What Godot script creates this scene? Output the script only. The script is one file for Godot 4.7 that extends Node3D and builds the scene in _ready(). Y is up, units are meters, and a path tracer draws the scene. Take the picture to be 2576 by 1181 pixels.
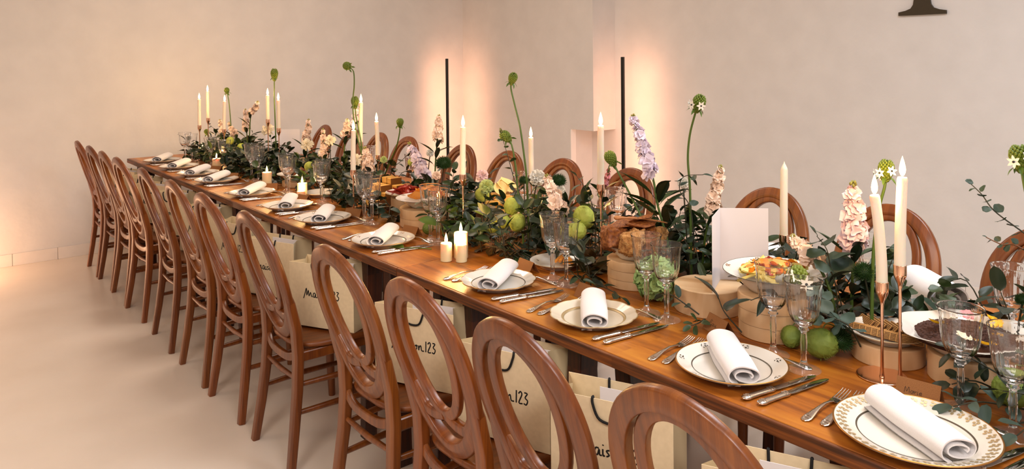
extends Node3D
# A long candle-lit dinner table in a white room. World axes: x across the table, y up, -z along the table towards the far wall.

var rng := RandomNumberGenerator.new()
var used := {}
var M := {}          # materials
var G := {}          # shared meshes
var obstacles := []  # [x, z, radius, top]

func _ready() -> void:
	rng.seed = 4711
	setup_view()
	make_materials()
	build_room()
	build_lamps()
	build_tables()
	build_chairs()
	build_bags()
	build_settings()
	build_glasses()
	build_candles()
	build_food()
	build_cards()
	build_flowers()
	build_greenery()

# ------------------------------------------------------------------ view and light
func setup_view() -> void:
	var f := 1907.64
	var yaw := 0.6834
	var pitch := 0.0183
	var roll := -0.0106
	var w3 := func(v: Vector3) -> Vector3: return Vector3(v.x * cos(yaw) + v.z * sin(yaw), v.y, -(-v.x * sin(yaw) + v.z * cos(yaw)))
	var fwd := Vector3(0, -sin(pitch), cos(pitch))
	var up := Vector3(0, cos(pitch), sin(pitch))
	var rt := Vector3.RIGHT
	var r2 := cos(roll) * rt + sin(roll) * up
	var u2 := -sin(roll) * rt + cos(roll) * up
	var cam := Camera3D.new()
	cam.name = "camera"
	cam.projection = Camera3D.PROJECTION_FRUSTUM
	cam.keep_aspect = Camera3D.KEEP_HEIGHT
	cam.near = 0.05
	cam.far = 60.0
	cam.size = 1181.0 / f * cam.near
	cam.frustum_offset = Vector2(0, (179.5 - 590.5) / f * cam.near)   # the photograph is the lower part of a level picture
	cam.transform = Transform3D(Basis(w3.call(r2), w3.call(u2), -w3.call(fwd)), Vector3(0, 1.5056, 0))
	add_child(cam)
	cam.current = true
	var e := Environment.new()
	e.background_mode = Environment.BG_COLOR
	e.background_color = Color(0.5, 0.48, 0.46)
	e.tonemap_mode = Environment.TONE_MAPPER_LINEAR
	e.tonemap_exposure = 1.03
	e.sdfgi_enabled = true
	e.ssao_enabled = true
	e.ssil_enabled = true
	var we := WorldEnvironment.new()
	we.name = "world_environment"
	we.environment = e
	add_child(we)
	# ceiling light panels (the room's own light): x, z, energy, colour
	for a in [[-1.2, -4.2, 1.0, Color(1.0, 0.89, 0.80)], [2.4, -4.4, 3.3, Color(1.0, 0.91, 0.84)], [-1.2, -0.2, 6.3, Color(1.0, 0.95, 0.91)], [2.6, -0.6, 5.5, Color(0.95, 0.97, 1.0)], [0.2, 2.0, 7.6, Color(1.0, 0.97, 0.97)]]:
		ceiling_panel(a[0], a[1], a[2], a[3])

func ceiling_panel(x: float, z: float, energy: float, c: Color) -> void:
	var t := thing("ceiling_light", "square white light panel set flush under the white ceiling", "lamp", Vector3(x, 3.2, z), 0, "light panels of the ceiling")
	var b := Mb.new()
	b.cbox(Vector3(1.24, 0.04, 1.24), 0.005, Transform3D(Basis(), Vector3(0, -0.02, 0)))
	obj("frame", b, smat("panel_frame", Color(0.9, 0.9, 0.9), 0.5), t)
	var d := Mb.new()
	d.cbox(Vector3(1.16, 0.01, 1.16), 0.002, Transform3D(Basis(), Vector3(0, -0.046, 0)))
	var em := StandardMaterial3D.new()
	em.albedo_color = Color(0.9, 0.9, 0.9)
	em.emission_enabled = true
	em.emission = c
	em.emission_energy_multiplier = 0.8
	obj("diffuser", d, em, t)
	var l := AreaLight3D.new()
	l.name = "panel_light"
	l.area_size = Vector2(1.15, 1.15)
	l.light_energy = energy
	l.light_color = c
	l.area_range = 20.0
	l.area_attenuation = 2.0
	l.shadow_enabled = true
	l.position = Vector3(0, -0.06, 0)
	l.rotation.x = -PI / 2
	t.add_child(l)

# ------------------------------------------------------------------ mesh builder
class Mb:
	var v := PackedVector3Array()
	var n := PackedVector3Array()
	var uv := PackedVector2Array()
	var c := PackedColorArray()
	var ix := PackedInt32Array()

	# a grid of nu x nv cells; f(u, v) with u, v in 0..1; the outside is dU x dV
	func grid(nu: int, nv: int, f: Callable, xf := Transform3D.IDENTITY, wrap := false, col := Color.WHITE, colf = null) -> void:
		var base := v.size()
		var w := nu + 1
		var pts := PackedVector3Array()
		var nn := PackedVector3Array()
		for j in nv + 1:
			for i in w:
				pts.append(xf * (f.call(float(i) / nu, float(j) / nv) as Vector3))
				nn.append(Vector3.ZERO)
				uv.append(Vector2(float(i) / nu, float(j) / nv))
				c.append(colf.call(float(i) / nu, float(j) / nv) if colf != null else col)
		for j in nv:
			for i in nu:
				var a := j * w + i
				var b := a + 1
				var d := a + w
				var e := d + 1
				var cr := (pts[e] - pts[a]).cross(pts[d] - pts[b])
				nn[a] += cr
				nn[b] += cr
				nn[d] += cr
				nn[e] += cr
				ix.append_array([base + a, base + e, base + b, base + a, base + d, base + e])
		if wrap:
			for j in nv + 1:
				var s := nn[j * w] + nn[j * w + nu]
				nn[j * w] = s
				nn[j * w + nu] = s
		for k in nn.size():
			nn[k] = nn[k].normalized() if nn[k].length() > 1e-14 else Vector3.UP
		v.append_array(pts)
		n.append_array(nn)

	# profile: Vector2(r, y), outside going up; mod(theta, r, y) -> radius factor
	func lathe(prof: Array, seg: int, xf := Transform3D.IDENTITY, mod = null, col := Color.WHITE) -> void:
		var m := prof.size() - 1
		grid(seg, m, func(u: float, w: float) -> Vector3:
			var p: Vector2 = prof[roundi(w * m)]
			var t := u * TAU
			var r := p.x
			if mod != null:
				r *= float(mod.call(t, p.x, p.y))
			return Vector3(cos(t) * r, p.y, -sin(t) * r), xf, true, col)

	# section (closed, counter-clockwise) swept along pts; ref is the direction of the section's second axis
	func sweep(pts: Array, sec: Array, ref: Vector3, closed := false, scales := [], xf := Transform3D.IDENTITY, col := Color.WHITE) -> void:
		var m := pts.size()
		var fr := []
		for k in m:
			var a: Vector3 = pts[(k - 1 + m) % m] if closed else pts[maxi(k - 1, 0)]
			var b: Vector3 = pts[(k + 1) % m] if closed else pts[mini(k + 1, m - 1)]
			var t := (b - a).normalized()
			var x1 := ref.cross(t).normalized()
			fr.append([x1, t.cross(x1)])
		var q := sec.size()
		var rows := m if closed else m - 1
		grid(q, rows, func(u: float, w: float) -> Vector3:
			var k := roundi(w * rows) % m
			var s: Vector2 = sec[roundi(u * q) % q]
			var sc := Vector2.ONE
			if scales.size() > 0:
				sc = scales[k] if scales[k] is Vector2 else Vector2.ONE * float(scales[k])
			return (pts[k] as Vector3) + (fr[k][0] as Vector3) * s.x * sc.x + (fr[k][1] as Vector3) * s.y * sc.y, xf, true, col)
		if not closed:
			for end in [0, m - 1]:
				var ring := []
				for s in sec:
					var sc := Vector2.ONE
					if scales.size() > 0:
						sc = scales[end] if scales[end] is Vector2 else Vector2.ONE * float(scales[end])
					ring.append(xf * ((pts[end] as Vector3) + (fr[end][0] as Vector3) * s.x * sc.x + (fr[end][1] as Vector3) * s.y * sc.y))
				var inner: Vector3 = xf * (pts[1] if end == 0 else pts[m - 2])
				fan(ring, inner, col)

	func tube(pts: Array, radii, seg: int, xf := Transform3D.IDENTITY, col := Color.WHITE) -> void:
		var sec := []
		for k in seg:
			sec.append(Vector2(cos(TAU * k / seg), sin(TAU * k / seg)))
		var sc := []
		for k in pts.size():
			sc.append(float(radii[k]) if radii is Array else float(radii))
		var d: Vector3 = (pts[pts.size() - 1] - pts[0]).normalized()
		var ref := Vector3(0.31, 0.17, 0.93) if absf(d.z) < 0.7 else Vector3(0.93, 0.31, 0.17)
		sweep(pts, sec, ref, false, sc, xf, col)

	func fan(ring: Array, away: Vector3, col := Color.WHITE) -> void:
		poly(ring, away, col)

	# a flat convex face that looks away from the point ref
	func poly(pts: Array, ref: Vector3, col := Color.WHITE) -> void:
		var nr := Vector3.ZERO
		var mid := Vector3.ZERO
		for k in pts.size():
			nr += (pts[k] as Vector3).cross(pts[(k + 1) % pts.size()])
			mid += pts[k]
		mid /= pts.size()
		nr = nr.normalized()
		var q := pts.duplicate()
		if nr.dot(mid - ref) < 0:
			q.reverse()
			nr = -nr
		var base := v.size()
		for p in q:
			v.append(p)
			n.append(nr)
			uv.append(Vector2(p.x, p.z))
			c.append(col)
		for k in range(1, q.size() - 1):
			ix.append_array([base, base + k + 1, base + k])

	func cbox(size: Vector3, ch: float, xf := Transform3D.IDENTITY, col := Color.WHITE) -> void:
		var h := size / 2
		var o: Vector3 = xf.origin
		for ax in 3:
			var b := (ax + 1) % 3
			var d := (ax + 2) % 3
			for s in [-1.0, 1.0]:
				var q := []
				for k in [[-1, -1], [1, -1], [1, 1], [-1, 1]]:
					var p := Vector3.ZERO
					p[ax] = s * h[ax]
					p[b] = k[0] * (h[b] - ch)
					p[d] = k[1] * (h[d] - ch)
					q.append(xf * p)
				poly(q, o, col)
			if ch <= 0:
				continue
			for s in [-1.0, 1.0]:
				for t in [-1.0, 1.0]:
					var q := []
					for k in [[0, -1], [0, 1], [1, 1], [1, -1]]:
						var p := Vector3.ZERO
						p[ax] = k[1] * (h[ax] - ch)
						p[b] = s * (h[b] - (ch if k[0] == 1 else 0.0))
						p[d] = t * (h[d] - (0.0 if k[0] == 1 else ch))
						q.append(xf * p)
					poly(q, o, col)
		if ch > 0:
			for sx in [-1.0, 1.0]:
				for sy in [-1.0, 1.0]:
					for sz in [-1.0, 1.0]:
						var s := Vector3(sx, sy, sz)
						var q := []
						for ax in 3:
							var p := s * (h - Vector3.ONE * ch)
							p[ax] = s[ax] * h[ax]
							q.append(xf * p)
						poly(q, o, col)

	# polygon (x, y) of any shape, pulled out along z from z0 to z1
	func prism(pg: PackedVector2Array, z0: float, z1: float, xf := Transform3D.IDENTITY, col := Color.WHITE) -> void:
		if Geometry2D.is_polygon_clockwise(pg):
			pg.reverse()
		var tri := Geometry2D.triangulate_polygon(pg)
		for side in [0, 1]:
			var base := v.size()
			for p in pg:
				v.append(xf * Vector3(p.x, p.y, z1 if side == 1 else z0))
				n.append((xf.basis * Vector3(0, 0, 1.0 if side == 1 else -1.0)).normalized())
				uv.append(p)
				c.append(col)
			for k in range(0, tri.size(), 3):
				var a := pg[tri[k]]
				var b := pg[tri[k + 1]]
				var d := pg[tri[k + 2]]
				var ccw := (b - a).cross(d - a) > 0
				if ccw == (side == 1):
					ix.append_array([base + tri[k], base + tri[k + 2], base + tri[k + 1]])
				else:
					ix.append_array([base + tri[k], base + tri[k + 1], base + tri[k + 2]])
		for k in pg.size():
			var a := pg[k]
			var b := pg[(k + 1) % pg.size()]
			var nr := Vector3(b.y - a.y, a.x - b.x, 0).normalized()
			var base := v.size()
			for p in [Vector3(a.x, a.y, z0), Vector3(b.x, b.y, z0), Vector3(b.x, b.y, z1), Vector3(a.x, a.y, z1)]:
				v.append(xf * p)
				n.append((xf.basis * nr).normalized())
				uv.append(Vector2(p.x, p.y))
				c.append(col)
			ix.append_array([base, base + 2, base + 1, base, base + 3, base + 2])

	func add(o: Mb, xf := Transform3D.IDENTITY, tint := Color.WHITE) -> void:
		var base := v.size()
		for k in o.v.size():
			v.append(xf * o.v[k])
			n.append((xf.basis * o.n[k]).normalized())
			c.append(o.c[k] * tint)
		uv.append_array(o.uv)
		for k in o.ix:
			ix.append(base + k)

	func mesh() -> ArrayMesh:
		var a := []
		a.resize(Mesh.ARRAY_MAX)
		a[Mesh.ARRAY_VERTEX] = v
		a[Mesh.ARRAY_NORMAL] = n
		a[Mesh.ARRAY_TEX_UV] = uv
		a[Mesh.ARRAY_COLOR] = c
		a[Mesh.ARRAY_INDEX] = ix
		var m := ArrayMesh.new()
		m.add_surface_from_arrays(Mesh.PRIMITIVE_TRIANGLES, a)
		return m

func rrect(w: float, h: float, r: float, k := 3) -> Array:
	var out := []
	for q in 4:
		var cx: float = (w / 2 - r) * [1, -1, -1, 1][q]
		var cy: float = (h / 2 - r) * [1, 1, -1, -1][q]
		for i in k + 1:
			var t: float = PI / 2 * (q + float(i) / k)
			out.append(Vector2(cx + r * cos(t), cy + r * sin(t)))
	return out

func ellipse(a: float, b: float, k := 12) -> Array:
	var out := []
	for i in k:
		out.append(Vector2(a * cos(TAU * i / k), b * sin(TAU * i / k)))
	return out

# smooth curve through points
func curve(pts: Array, per := 6) -> Array:
	var out := []
	var m := pts.size()
	for k in m - 1:
		var p0: Vector3 = pts[maxi(k - 1, 0)]
		var p1: Vector3 = pts[k]
		var p2: Vector3 = pts[k + 1]
		var p3: Vector3 = pts[mini(k + 2, m - 1)]
		for i in per:
			out.append(p1.cubic_interpolate(p2, p0, p3, float(i) / per))
	out.append(pts[m - 1])
	return out

# ------------------------------------------------------------------ objects
func numbered(called: String) -> String:
	used[called] = used.get(called, -1) + 1
	return called if used[called] == 0 else "%s_%03d" % [called, used[called]]

func thing(called: String, label: String, category: String, at := Vector3.ZERO, turn := 0.0, group := "") -> Node3D:
	var o := Node3D.new()
	o.name = numbered(called)
	add_child(o)
	o.position = at
	o.rotation.y = turn
	tag(o, label, category, group)
	return o

func tag(o: Node, label: String, category := "", group := "") -> void:
	o.set_meta("label", label)
	if category != "":
		o.set_meta("category", category)
	if group != "":
		o.set_meta("group", group)
	elif o.has_meta("group"):
		o.remove_meta("group")

func part(called: String, mesh: Mesh, m: Material, parent: Node, xf := Transform3D.IDENTITY) -> MeshInstance3D:
	var o := MeshInstance3D.new()
	o.name = called
	o.mesh = mesh
	o.material_override = m
	o.transform = xf
	parent.add_child(o, true)
	return o

func obj(called: String, b: Mb, m: Material, parent: Node = null, xf := Transform3D.IDENTITY) -> MeshInstance3D:
	if parent == null:
		return part(numbered(called), b.mesh(), m, self, xf)
	return part(called, b.mesh(), m, parent, xf)

func struct(called: String, b: Mb, m: Material) -> MeshInstance3D:
	var o := obj(called, b, m)
	o.set_meta("kind", "structure")
	return o

func dup(o: Node3D, at: Vector3, turn: float, label := "", group := "") -> Node3D:
	var stem := String(o.name)
	var k := stem.rfind("_")
	if k > 0 and stem.substr(k + 1).is_valid_int():
		stem = stem.substr(0, k)
	var r: Node3D = o.duplicate()
	r.name = numbered(stem)
	add_child(r)
	r.position = at
	r.rotation.y = turn
	if label != "":
		tag(r, label, r.get_meta("category"), group)
	return r

func boxm(size: Vector3, ch: float, at := Vector3.ZERO) -> Mb:
	var b := Mb.new()
	b.cbox(size, ch, Transform3D(Basis(), at))
	return b

const ORD := ["nearest", "second", "third", "fourth", "fifth", "sixth", "seventh", "eighth", "ninth", "tenth", "eleventh", "twelfth", "thirteenth"]
const ORDN := ["first", "second", "third", "fourth", "fifth", "sixth", "seventh", "eighth", "ninth", "tenth", "eleventh", "twelfth", "thirteenth", "fourteenth", "fifteenth", "sixteenth", "seventeenth", "eighteenth", "nineteenth", "twentieth"]

# ------------------------------------------------------------------ materials
func smat(key: String, c: Color, rough: float, metal := 0.0) -> StandardMaterial3D:
	if M.has(key):
		return M[key]
	var m := StandardMaterial3D.new()
	m.albedo_color = c
	m.roughness = rough
	m.metallic = metal
	M[key] = m
	return m

func noise_tex(freq: float, ramp: Array, seed_: int, oct := 4, size := 256, asn := false, bump := 4.0) -> NoiseTexture2D:
	var nz := FastNoiseLite.new()
	nz.seed = seed_
	nz.frequency = freq
	nz.fractal_octaves = oct
	var t := NoiseTexture2D.new()
	t.width = size
	t.height = size
	t.seamless = true
	t.noise = nz
	if asn:
		t.as_normal_map = true
		t.bump_strength = bump
	else:
		var g := Gradient.new()
		var offs := PackedFloat32Array()
		var cols := PackedColorArray()
		for k in ramp.size():
			offs.append(float(k) / (ramp.size() - 1))
			cols.append(ramp[k])
		g.offsets = offs
		g.colors = cols
		t.color_ramp = g
	return t

func tri_mat(key: String, tex: Texture2D, scale: Vector3, rough: float, world := false, tint := Color.WHITE) -> StandardMaterial3D:
	var m := smat(key, tint, rough)
	m.albedo_texture = tex
	m.uv1_triplanar = true
	m.uv1_world_triplanar = world
	m.uv1_scale = scale
	return m

func wood_image(w: int, h: int, seed_: int, dark: Color, mid: Color, light: Color, across := 2.6, along := 0.16) -> ImageTexture:
	# grain runs along the image's y
	var im := Image.create(w, h, true, Image.FORMAT_RGB8)
	var a := FastNoiseLite.new()
	a.seed = seed_
	a.frequency = 0.012
	a.fractal_octaves = 4
	var b := FastNoiseLite.new()
	b.seed = seed_ + 7
	b.frequency = 0.05
	b.fractal_octaves = 3
	var s := FastNoiseLite.new()
	s.seed = seed_ + 13
	s.frequency = 0.006
	s.fractal_octaves = 3
	for y in h:
		for x in w:
			# blend the two ends so that the tile repeats
			var g := a.get_noise_2d(x * across, y * along) * 0.55 + b.get_noise_2d(x * across * 0.92, y * along * 0.62) * 0.28 + s.get_noise_2d(x * 1.3, y * 0.8) * 0.55
			g = clampf(0.5 + g * 0.9, 0.0, 1.0)
			var c := dark.lerp(mid, g * 2.0) if g < 0.5 else mid.lerp(light, g * 2.0 - 1.0)
			im.set_pixel(x, y, c)
	im.generate_mipmaps()
	return ImageTexture.create_from_image(im)

func make_materials() -> void:
	# walls and floor
	var plaster := noise_tex(0.02, [Color(0.94, 0.935, 0.93), Color(0.975, 0.97, 0.965)], 3, 5, 512)
	var wm := tri_mat("wall", plaster, Vector3.ONE * 0.35, 0.55, true, Color(0.91, 0.905, 0.90))
	wm.normal_enabled = true
	wm.normal_texture = noise_tex(0.05, [], 5, 5, 512, true, 1.2)
	wm.normal_scale = 0.25
	var cement := noise_tex(0.008, [Color(0.93, 0.88, 0.82), Color(0.97, 0.93, 0.88)], 8, 5, 512)
	var fm := tri_mat("floor", cement, Vector3.ONE * 0.3, 0.25, true, Color(0.98, 0.97, 0.96))
	fm.metallic_specular = 0.5
	tri_mat("skirting", plaster, Vector3.ONE * 0.8, 0.35, true, Color(0.94, 0.92, 0.90))
	# table wood
	var tt := wood_image(384, 512, 21, Color(0.46, 0.24, 0.060), Color(0.66, 0.385, 0.100), Color(0.76, 0.50, 0.165), 1.2, 0.30)
	for k in 4:
		var m := smat("plank_%d" % k, [Color(1, 1, 1), Color(0.96, 0.94, 0.92), Color(1.0, 0.98, 0.96), Color(0.94, 0.92, 0.90)][k], 0.36)
		m.albedo_texture = tt
		m.normal_enabled = true
		m.normal_texture = noise_tex(0.03, [], 31, 4, 256, true, 3.0)
		m.normal_scale = 0.12
	var te := wood_image(256, 256, 77, Color(0.16, 0.08, 0.03), Color(0.42, 0.22, 0.08), Color(0.58, 0.33, 0.12), 0.22, 1.8)
	tri_mat("table_edge", te, Vector3(1.3, 9, 1.3), 0.5, false)
	var tl := wood_image(256, 256, 91, Color(0.16, 0.07, 0.035), Color(0.27, 0.125, 0.06), Color(0.36, 0.18, 0.09))
	tri_mat("table_leg", tl, Vector3(6, 1.5, 6), 0.45, false)
	# chair wood, three tones
	var ct := wood_image(256, 256, 55, Color(0.35, 0.172, 0.048), Color(0.475, 0.252, 0.078), Color(0.56, 0.320, 0.110))
	for k in 3:
		var m := tri_mat("chair_%d" % k, ct, Vector3(7, 1.6, 7), 0.34, false, [Color(1, 1, 1), Color(0.90, 0.86, 0.84), Color(1.0, 0.95, 0.90)][k])
		m.clearcoat_enabled = true
		m.clearcoat = 0.25
		m.clearcoat_roughness = 0.25
	tri_mat("chair_seat", ct, Vector3(5, 5, 1.4), 0.36, false, Color(0.95, 0.92, 0.9))
	# cream paper bags, kraft cards, white card
	var pt := noise_tex(0.06, [Color(0.89, 0.81, 0.66), Color(0.93, 0.85, 0.70)], 12, 4, 256)
	tri_mat("bag_paper", pt, Vector3.ONE * 3, 0.75)
	smat("bag_side", Color(0.84, 0.76, 0.60), 0.8)
	smat("rope", Color(0.02, 0.02, 0.025), 0.7)
	smat("ink", Color(0.015, 0.015, 0.02), 0.6)
	var kt := noise_tex(0.12, [Color(0.52, 0.33, 0.17), Color(0.62, 0.42, 0.23)], 14, 5, 256)
	tri_mat("kraft", kt, Vector3.ONE * 12, 0.85)
	smat("pencil", Color(0.22, 0.14, 0.08), 0.8)
	smat("card", Color(0.90, 0.89, 0.91), 0.7)
	smat("tag_white", Color(0.9, 0.9, 0.9), 0.7)
	# linen, porcelain, metals, glass, wax
	var ln := tri_mat("linen", noise_tex(0.2, [Color(0.87, 0.86, 0.86), Color(0.95, 0.94, 0.94)], 17, 3, 256), Vector3.ONE * 9, 0.9)
	ln.rim_enabled = true
	ln.rim = 0.3
	var po := smat("porcelain", Color(0.90, 0.88, 0.84), 0.12)
	po.clearcoat_enabled = true
	po.clearcoat = 0.4
	po.clearcoat_roughness = 0.08
	smat("porcelain_cream", Color(0.88, 0.84, 0.76), 0.14)
	smat("gilt", Color(0.72, 0.53, 0.28), 0.3, 0.9)
	smat("gilt_pale", Color(0.74, 0.66, 0.50), 0.4, 0.5)
	smat("motif_grey", Color(0.30, 0.27, 0.22), 0.4)
	smat("motif_gold", Color(0.60, 0.42, 0.24), 0.4, 0.3)
	var sv := smat("silver", Color(0.86, 0.83, 0.80), 0.16, 1.0)
	sv.metallic_specular = 0.6
	smat("blade", Color(0.80, 0.79, 0.78), 0.08, 1.0)
	smat("copper", Color(0.95, 0.77, 0.65), 0.13, 1.0)
	var gl := smat("glass", Color(1, 1, 1, 0.0), 0.0)
	gl.refraction_enabled = true
	gl.refraction_scale = 0.05
	var gf := smat("glass_foot", Color(1, 1, 1, 0.03), 0.0)
	gf.transparency = BaseMaterial3D.TRANSPARENCY_ALPHA
	var wx := smat("wax", Color(0.95, 0.91, 0.83), 0.45)
	wx.subsurf_scatter_enabled = true
	wx.subsurf_scatter_strength = 0.5
	var wp := smat("wax_pillar", Color(0.97, 0.90, 0.72), 0.45)
	wp.subsurf_scatter_enabled = true
	wp.subsurf_scatter_strength = 0.25
	smat("wick", Color(0.03, 0.025, 0.02), 0.9)
	var fl := smat("flame", Color(1.0, 0.86, 0.55), 0.5)
	fl.emission_enabled = true
	fl.emission = Color(1.0, 0.80, 0.50)
	fl.emission_energy_multiplier = 14.0
	smat("black_metal", Color(0.012, 0.011, 0.012), 0.45)
	smat("letter_green", Color(0.20, 0.16, 0.085), 0.5)
	# wooden boxes
	var bw := wood_image(256, 128, 63, Color(0.76, 0.58, 0.39), Color(0.87, 0.72, 0.54), Color(0.92, 0.80, 0.64))
	tri_mat("box_wood", bw, Vector3(1.3, 9, 1.3), 0.6)
	# foliage: vertex colour carries the midrib
	for a in [["leaf_dark", Color(0.085, 0.15, 0.065), 0.42], ["leaf_mid", Color(0.16, 0.235, 0.085), 0.45], ["leaf_blue", Color(0.235, 0.315, 0.275), 0.6], ["leaf_euca", Color(0.14, 0.22, 0.155), 0.55], ["leaf_light", Color(0.30, 0.41, 0.13), 0.42], ["leaf_brown", Color(0.30, 0.22, 0.08), 0.5]]:
		var m := smat(a[0], a[1], a[2])
		m.vertex_color_use_as_albedo = true
		m.backlight_enabled = true
		m.backlight = Color(0.16, 0.18, 0.06)
	smat("stem_green", Color(0.28, 0.38, 0.12), 0.5)
	smat("stem_dark", Color(0.16, 0.16, 0.08), 0.6)
	smat("twig", Color(0.38, 0.24, 0.12), 0.7)
	for a in [["petal_lilac", Color(0.93, 0.87, 0.92)], ["petal_pink", Color(0.96, 0.85, 0.87)], ["petal_peach", Color(0.99, 0.89, 0.81)], ["petal_rose", Color(0.88, 0.58, 0.60)], ["petal_cream", Color(0.97, 0.93, 0.82)], ["petal_white", Color(0.93, 0.92, 0.88)], ["petal_lime", Color(0.76, 0.82, 0.52)], ["hydrangea", Color(0.60, 0.72, 0.44)], ["bud_green", Color(0.40, 0.47, 0.13)], ["bud_lime", Color(0.56, 0.55, 0.24)], ["fuzz", Color(0.12, 0.26, 0.06)], ["yellow_core", Color(0.80, 0.62, 0.15)]]:
		var m := smat(a[0], a[1], 0.6)
		m.vertex_color_use_as_albedo = true
		m.backlight_enabled = true
		m.backlight = Color(0.25, 0.22, 0.18)
	var pod := tri_mat("pod", noise_tex(0.035, [Color(0.55, 0.60, 0.16), Color(0.72, 0.76, 0.30), Color(0.86, 0.87, 0.50)], 41, 5, 256), Vector3.ONE * 14, 0.6)
	pod.normal_enabled = true
	pod.normal_texture = noise_tex(0.09, [], 42, 4, 256, true, 6.0)
	pod.normal_scale = 0.6
	var pod2 := tri_mat("pod_dark", noise_tex(0.035, [Color(0.26, 0.34, 0.08), Color(0.42, 0.50, 0.16), Color(0.66, 0.70, 0.36)], 43, 5, 256), Vector3.ONE * 12, 0.6)
	pod2.normal_enabled = true
	pod2.normal_texture = noise_tex(0.09, [], 42, 4, 256, true, 6.0)
	pod2.normal_scale = 0.6
	# food
	smat("cheese", Color(0.90, 0.70, 0.34), 0.5).subsurf_scatter_enabled = true
	M["cheese"].subsurf_scatter_strength = 0.2
	smat("rind", Color(0.22, 0.13, 0.07), 0.7)
	smat("chip", Color(0.86, 0.55, 0.17), 0.55)
	smat("ham", Color(0.62, 0.17, 0.09), 0.45)
	smat("endive", Color(0.93, 0.86, 0.52), 0.5)
	smat("nasturtium", Color(0.93, 0.52, 0.06), 0.55)
	smat("beet", Color(0.60, 0.16, 0.08), 0.5)
	smat("viola", Color(0.95, 0.73, 0.06), 0.55)
	var br := tri_mat("bread", noise_tex(0.03, [Color(0.50, 0.29, 0.12), Color(0.74, 0.52, 0.28), Color(0.87, 0.70, 0.46)], 51, 5, 256), Vector3.ONE * 9, 0.85)
	br.normal_enabled = true
	br.normal_texture = noise_tex(0.06, [], 52, 5, 256, true, 8.0)
	tri_mat("crust", noise_tex(0.04, [Color(0.30, 0.13, 0.04), Color(0.56, 0.31, 0.12), Color(0.72, 0.48, 0.24)], 53, 5, 256), Vector3.ONE * 9, 0.6)
	tri_mat("cracker", noise_tex(0.08, [Color(0.62, 0.42, 0.20), Color(0.80, 0.62, 0.36)], 54, 4, 256), Vector3.ONE * 14, 0.8)
	M["cracker"].vertex_color_use_as_albedo = true
	smat("seed", Color(0.16, 0.10, 0.05), 0.8)
	smat("granola", Color(0.27, 0.14, 0.075), 0.8).vertex_color_use_as_albedo = true

# ------------------------------------------------------------------ room
func build_room() -> void:
	var w: Material = M.wall
	struct("floor", boxm(Vector3(9.6, 0.2, 11.4), 0, Vector3(0.55, -0.1, -1.3)), M.floor)
	struct("ceiling", boxm(Vector3(9.6, 0.2, 11.4), 0, Vector3(0.55, 3.3, -1.3)), w)
	struct("wall_far", boxm(Vector3(9.6, 3.2, 0.2), 0, Vector3(0.55, 1.6, -6.78)), w)
	struct("wall_rear", boxm(Vector3(9.6, 3.2, 0.2), 0, Vector3(0.55, 1.6, 4.1)), w)
	struct("wall_left", boxm(Vector3(0.2, 3.2, 11.0), 0, Vector3(-3.9, 1.6, -1.3)), w)
	struct("wall_right", boxm(Vector3(0.2, 3.2, 11.0), 0, Vector3(5.14, 1.6, -1.3)), w)
	# the boxed-in corner: full height beyond, hanging clear of the floor at its near end
	struct("wall_corner_box", boxm(Vector3(0.28, 2.352, 1.963), 0.0, Vector3(4.90, 0.848 + 1.176, -5.6985)), w)
	struct("wall_corner_base", boxm(Vector3(0.28, 0.848, 1.664), 0.0, Vector3(4.90, 0.424, -5.848)), w)
	struct("trim_1", boxm(Vector3(0.062, 0.848, 0.012), 0.002, Vector3(4.791, 0.424, -5.010)), smat("trim", Color(0.95, 0.94, 0.93), 0.4))
	# skirting tiles on the far wall, each with its joint
	var base := struct("baseboard_far", boxm(Vector3(8.5, 0.088, 0.004), 0, Vector3(0.46, 0.044, -6.678)), smat("grout", Color(0.78, 0.72, 0.66), 0.8))
	var tile := boxm(Vector3(0.289, 0.09, 0.011), 0.0015).mesh()
	for k in 29:
		part("tile", tile, M.skirting, base, Transform3D(Basis(), Vector3(-3.64 + 0.292 * k + 0.055, 0.045, -6.6745)))
	var base2 := struct("baseboard_right", boxm(Vector3(0.004, 0.088, 8.6), 0, Vector3(5.038, 0.044, -0.6)), M.grout)
	var tile2 := boxm(Vector3(0.011, 0.09, 0.289), 0.0015).mesh()
	for k in 29:
		part("tile", tile2, M.skirting, base2, Transform3D(Basis(), Vector3(5.0345, 0.045, -4.6 + 0.292 * k)))
	# the foot of a big serif letter on the right wall
	var half := []
	for a in [[0.0, 0.0], [0.143, 0.0], [0.143, 0.022], [0.10, 0.030], [0.068, 0.043], [0.053, 0.066], [0.048, 0.10], [0.048, 0.80], [0.053, 0.84], [0.068, 0.86], [0.10, 0.872], [0.143, 0.88], [0.143, 0.902], [0.0, 0.902]]:
		half.append(Vector2(a[0], a[1]))
	var pg := PackedVector2Array(half)
	for k in range(half.size() - 2, 0, -1):
		pg.append(Vector2(-half[k].x, half[k].y))
	var b := Mb.new()
	b.prism(pg, 0.0, 0.016)
	var l := obj("wall_letter", b, M.letter_green, null, Transform3D(Basis(Vector3.UP, -PI / 2), Vector3(5.038, 1.747, -2.076)))
	tag(l, "dark olive serif letter mounted high on the right wall", "letter")

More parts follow.
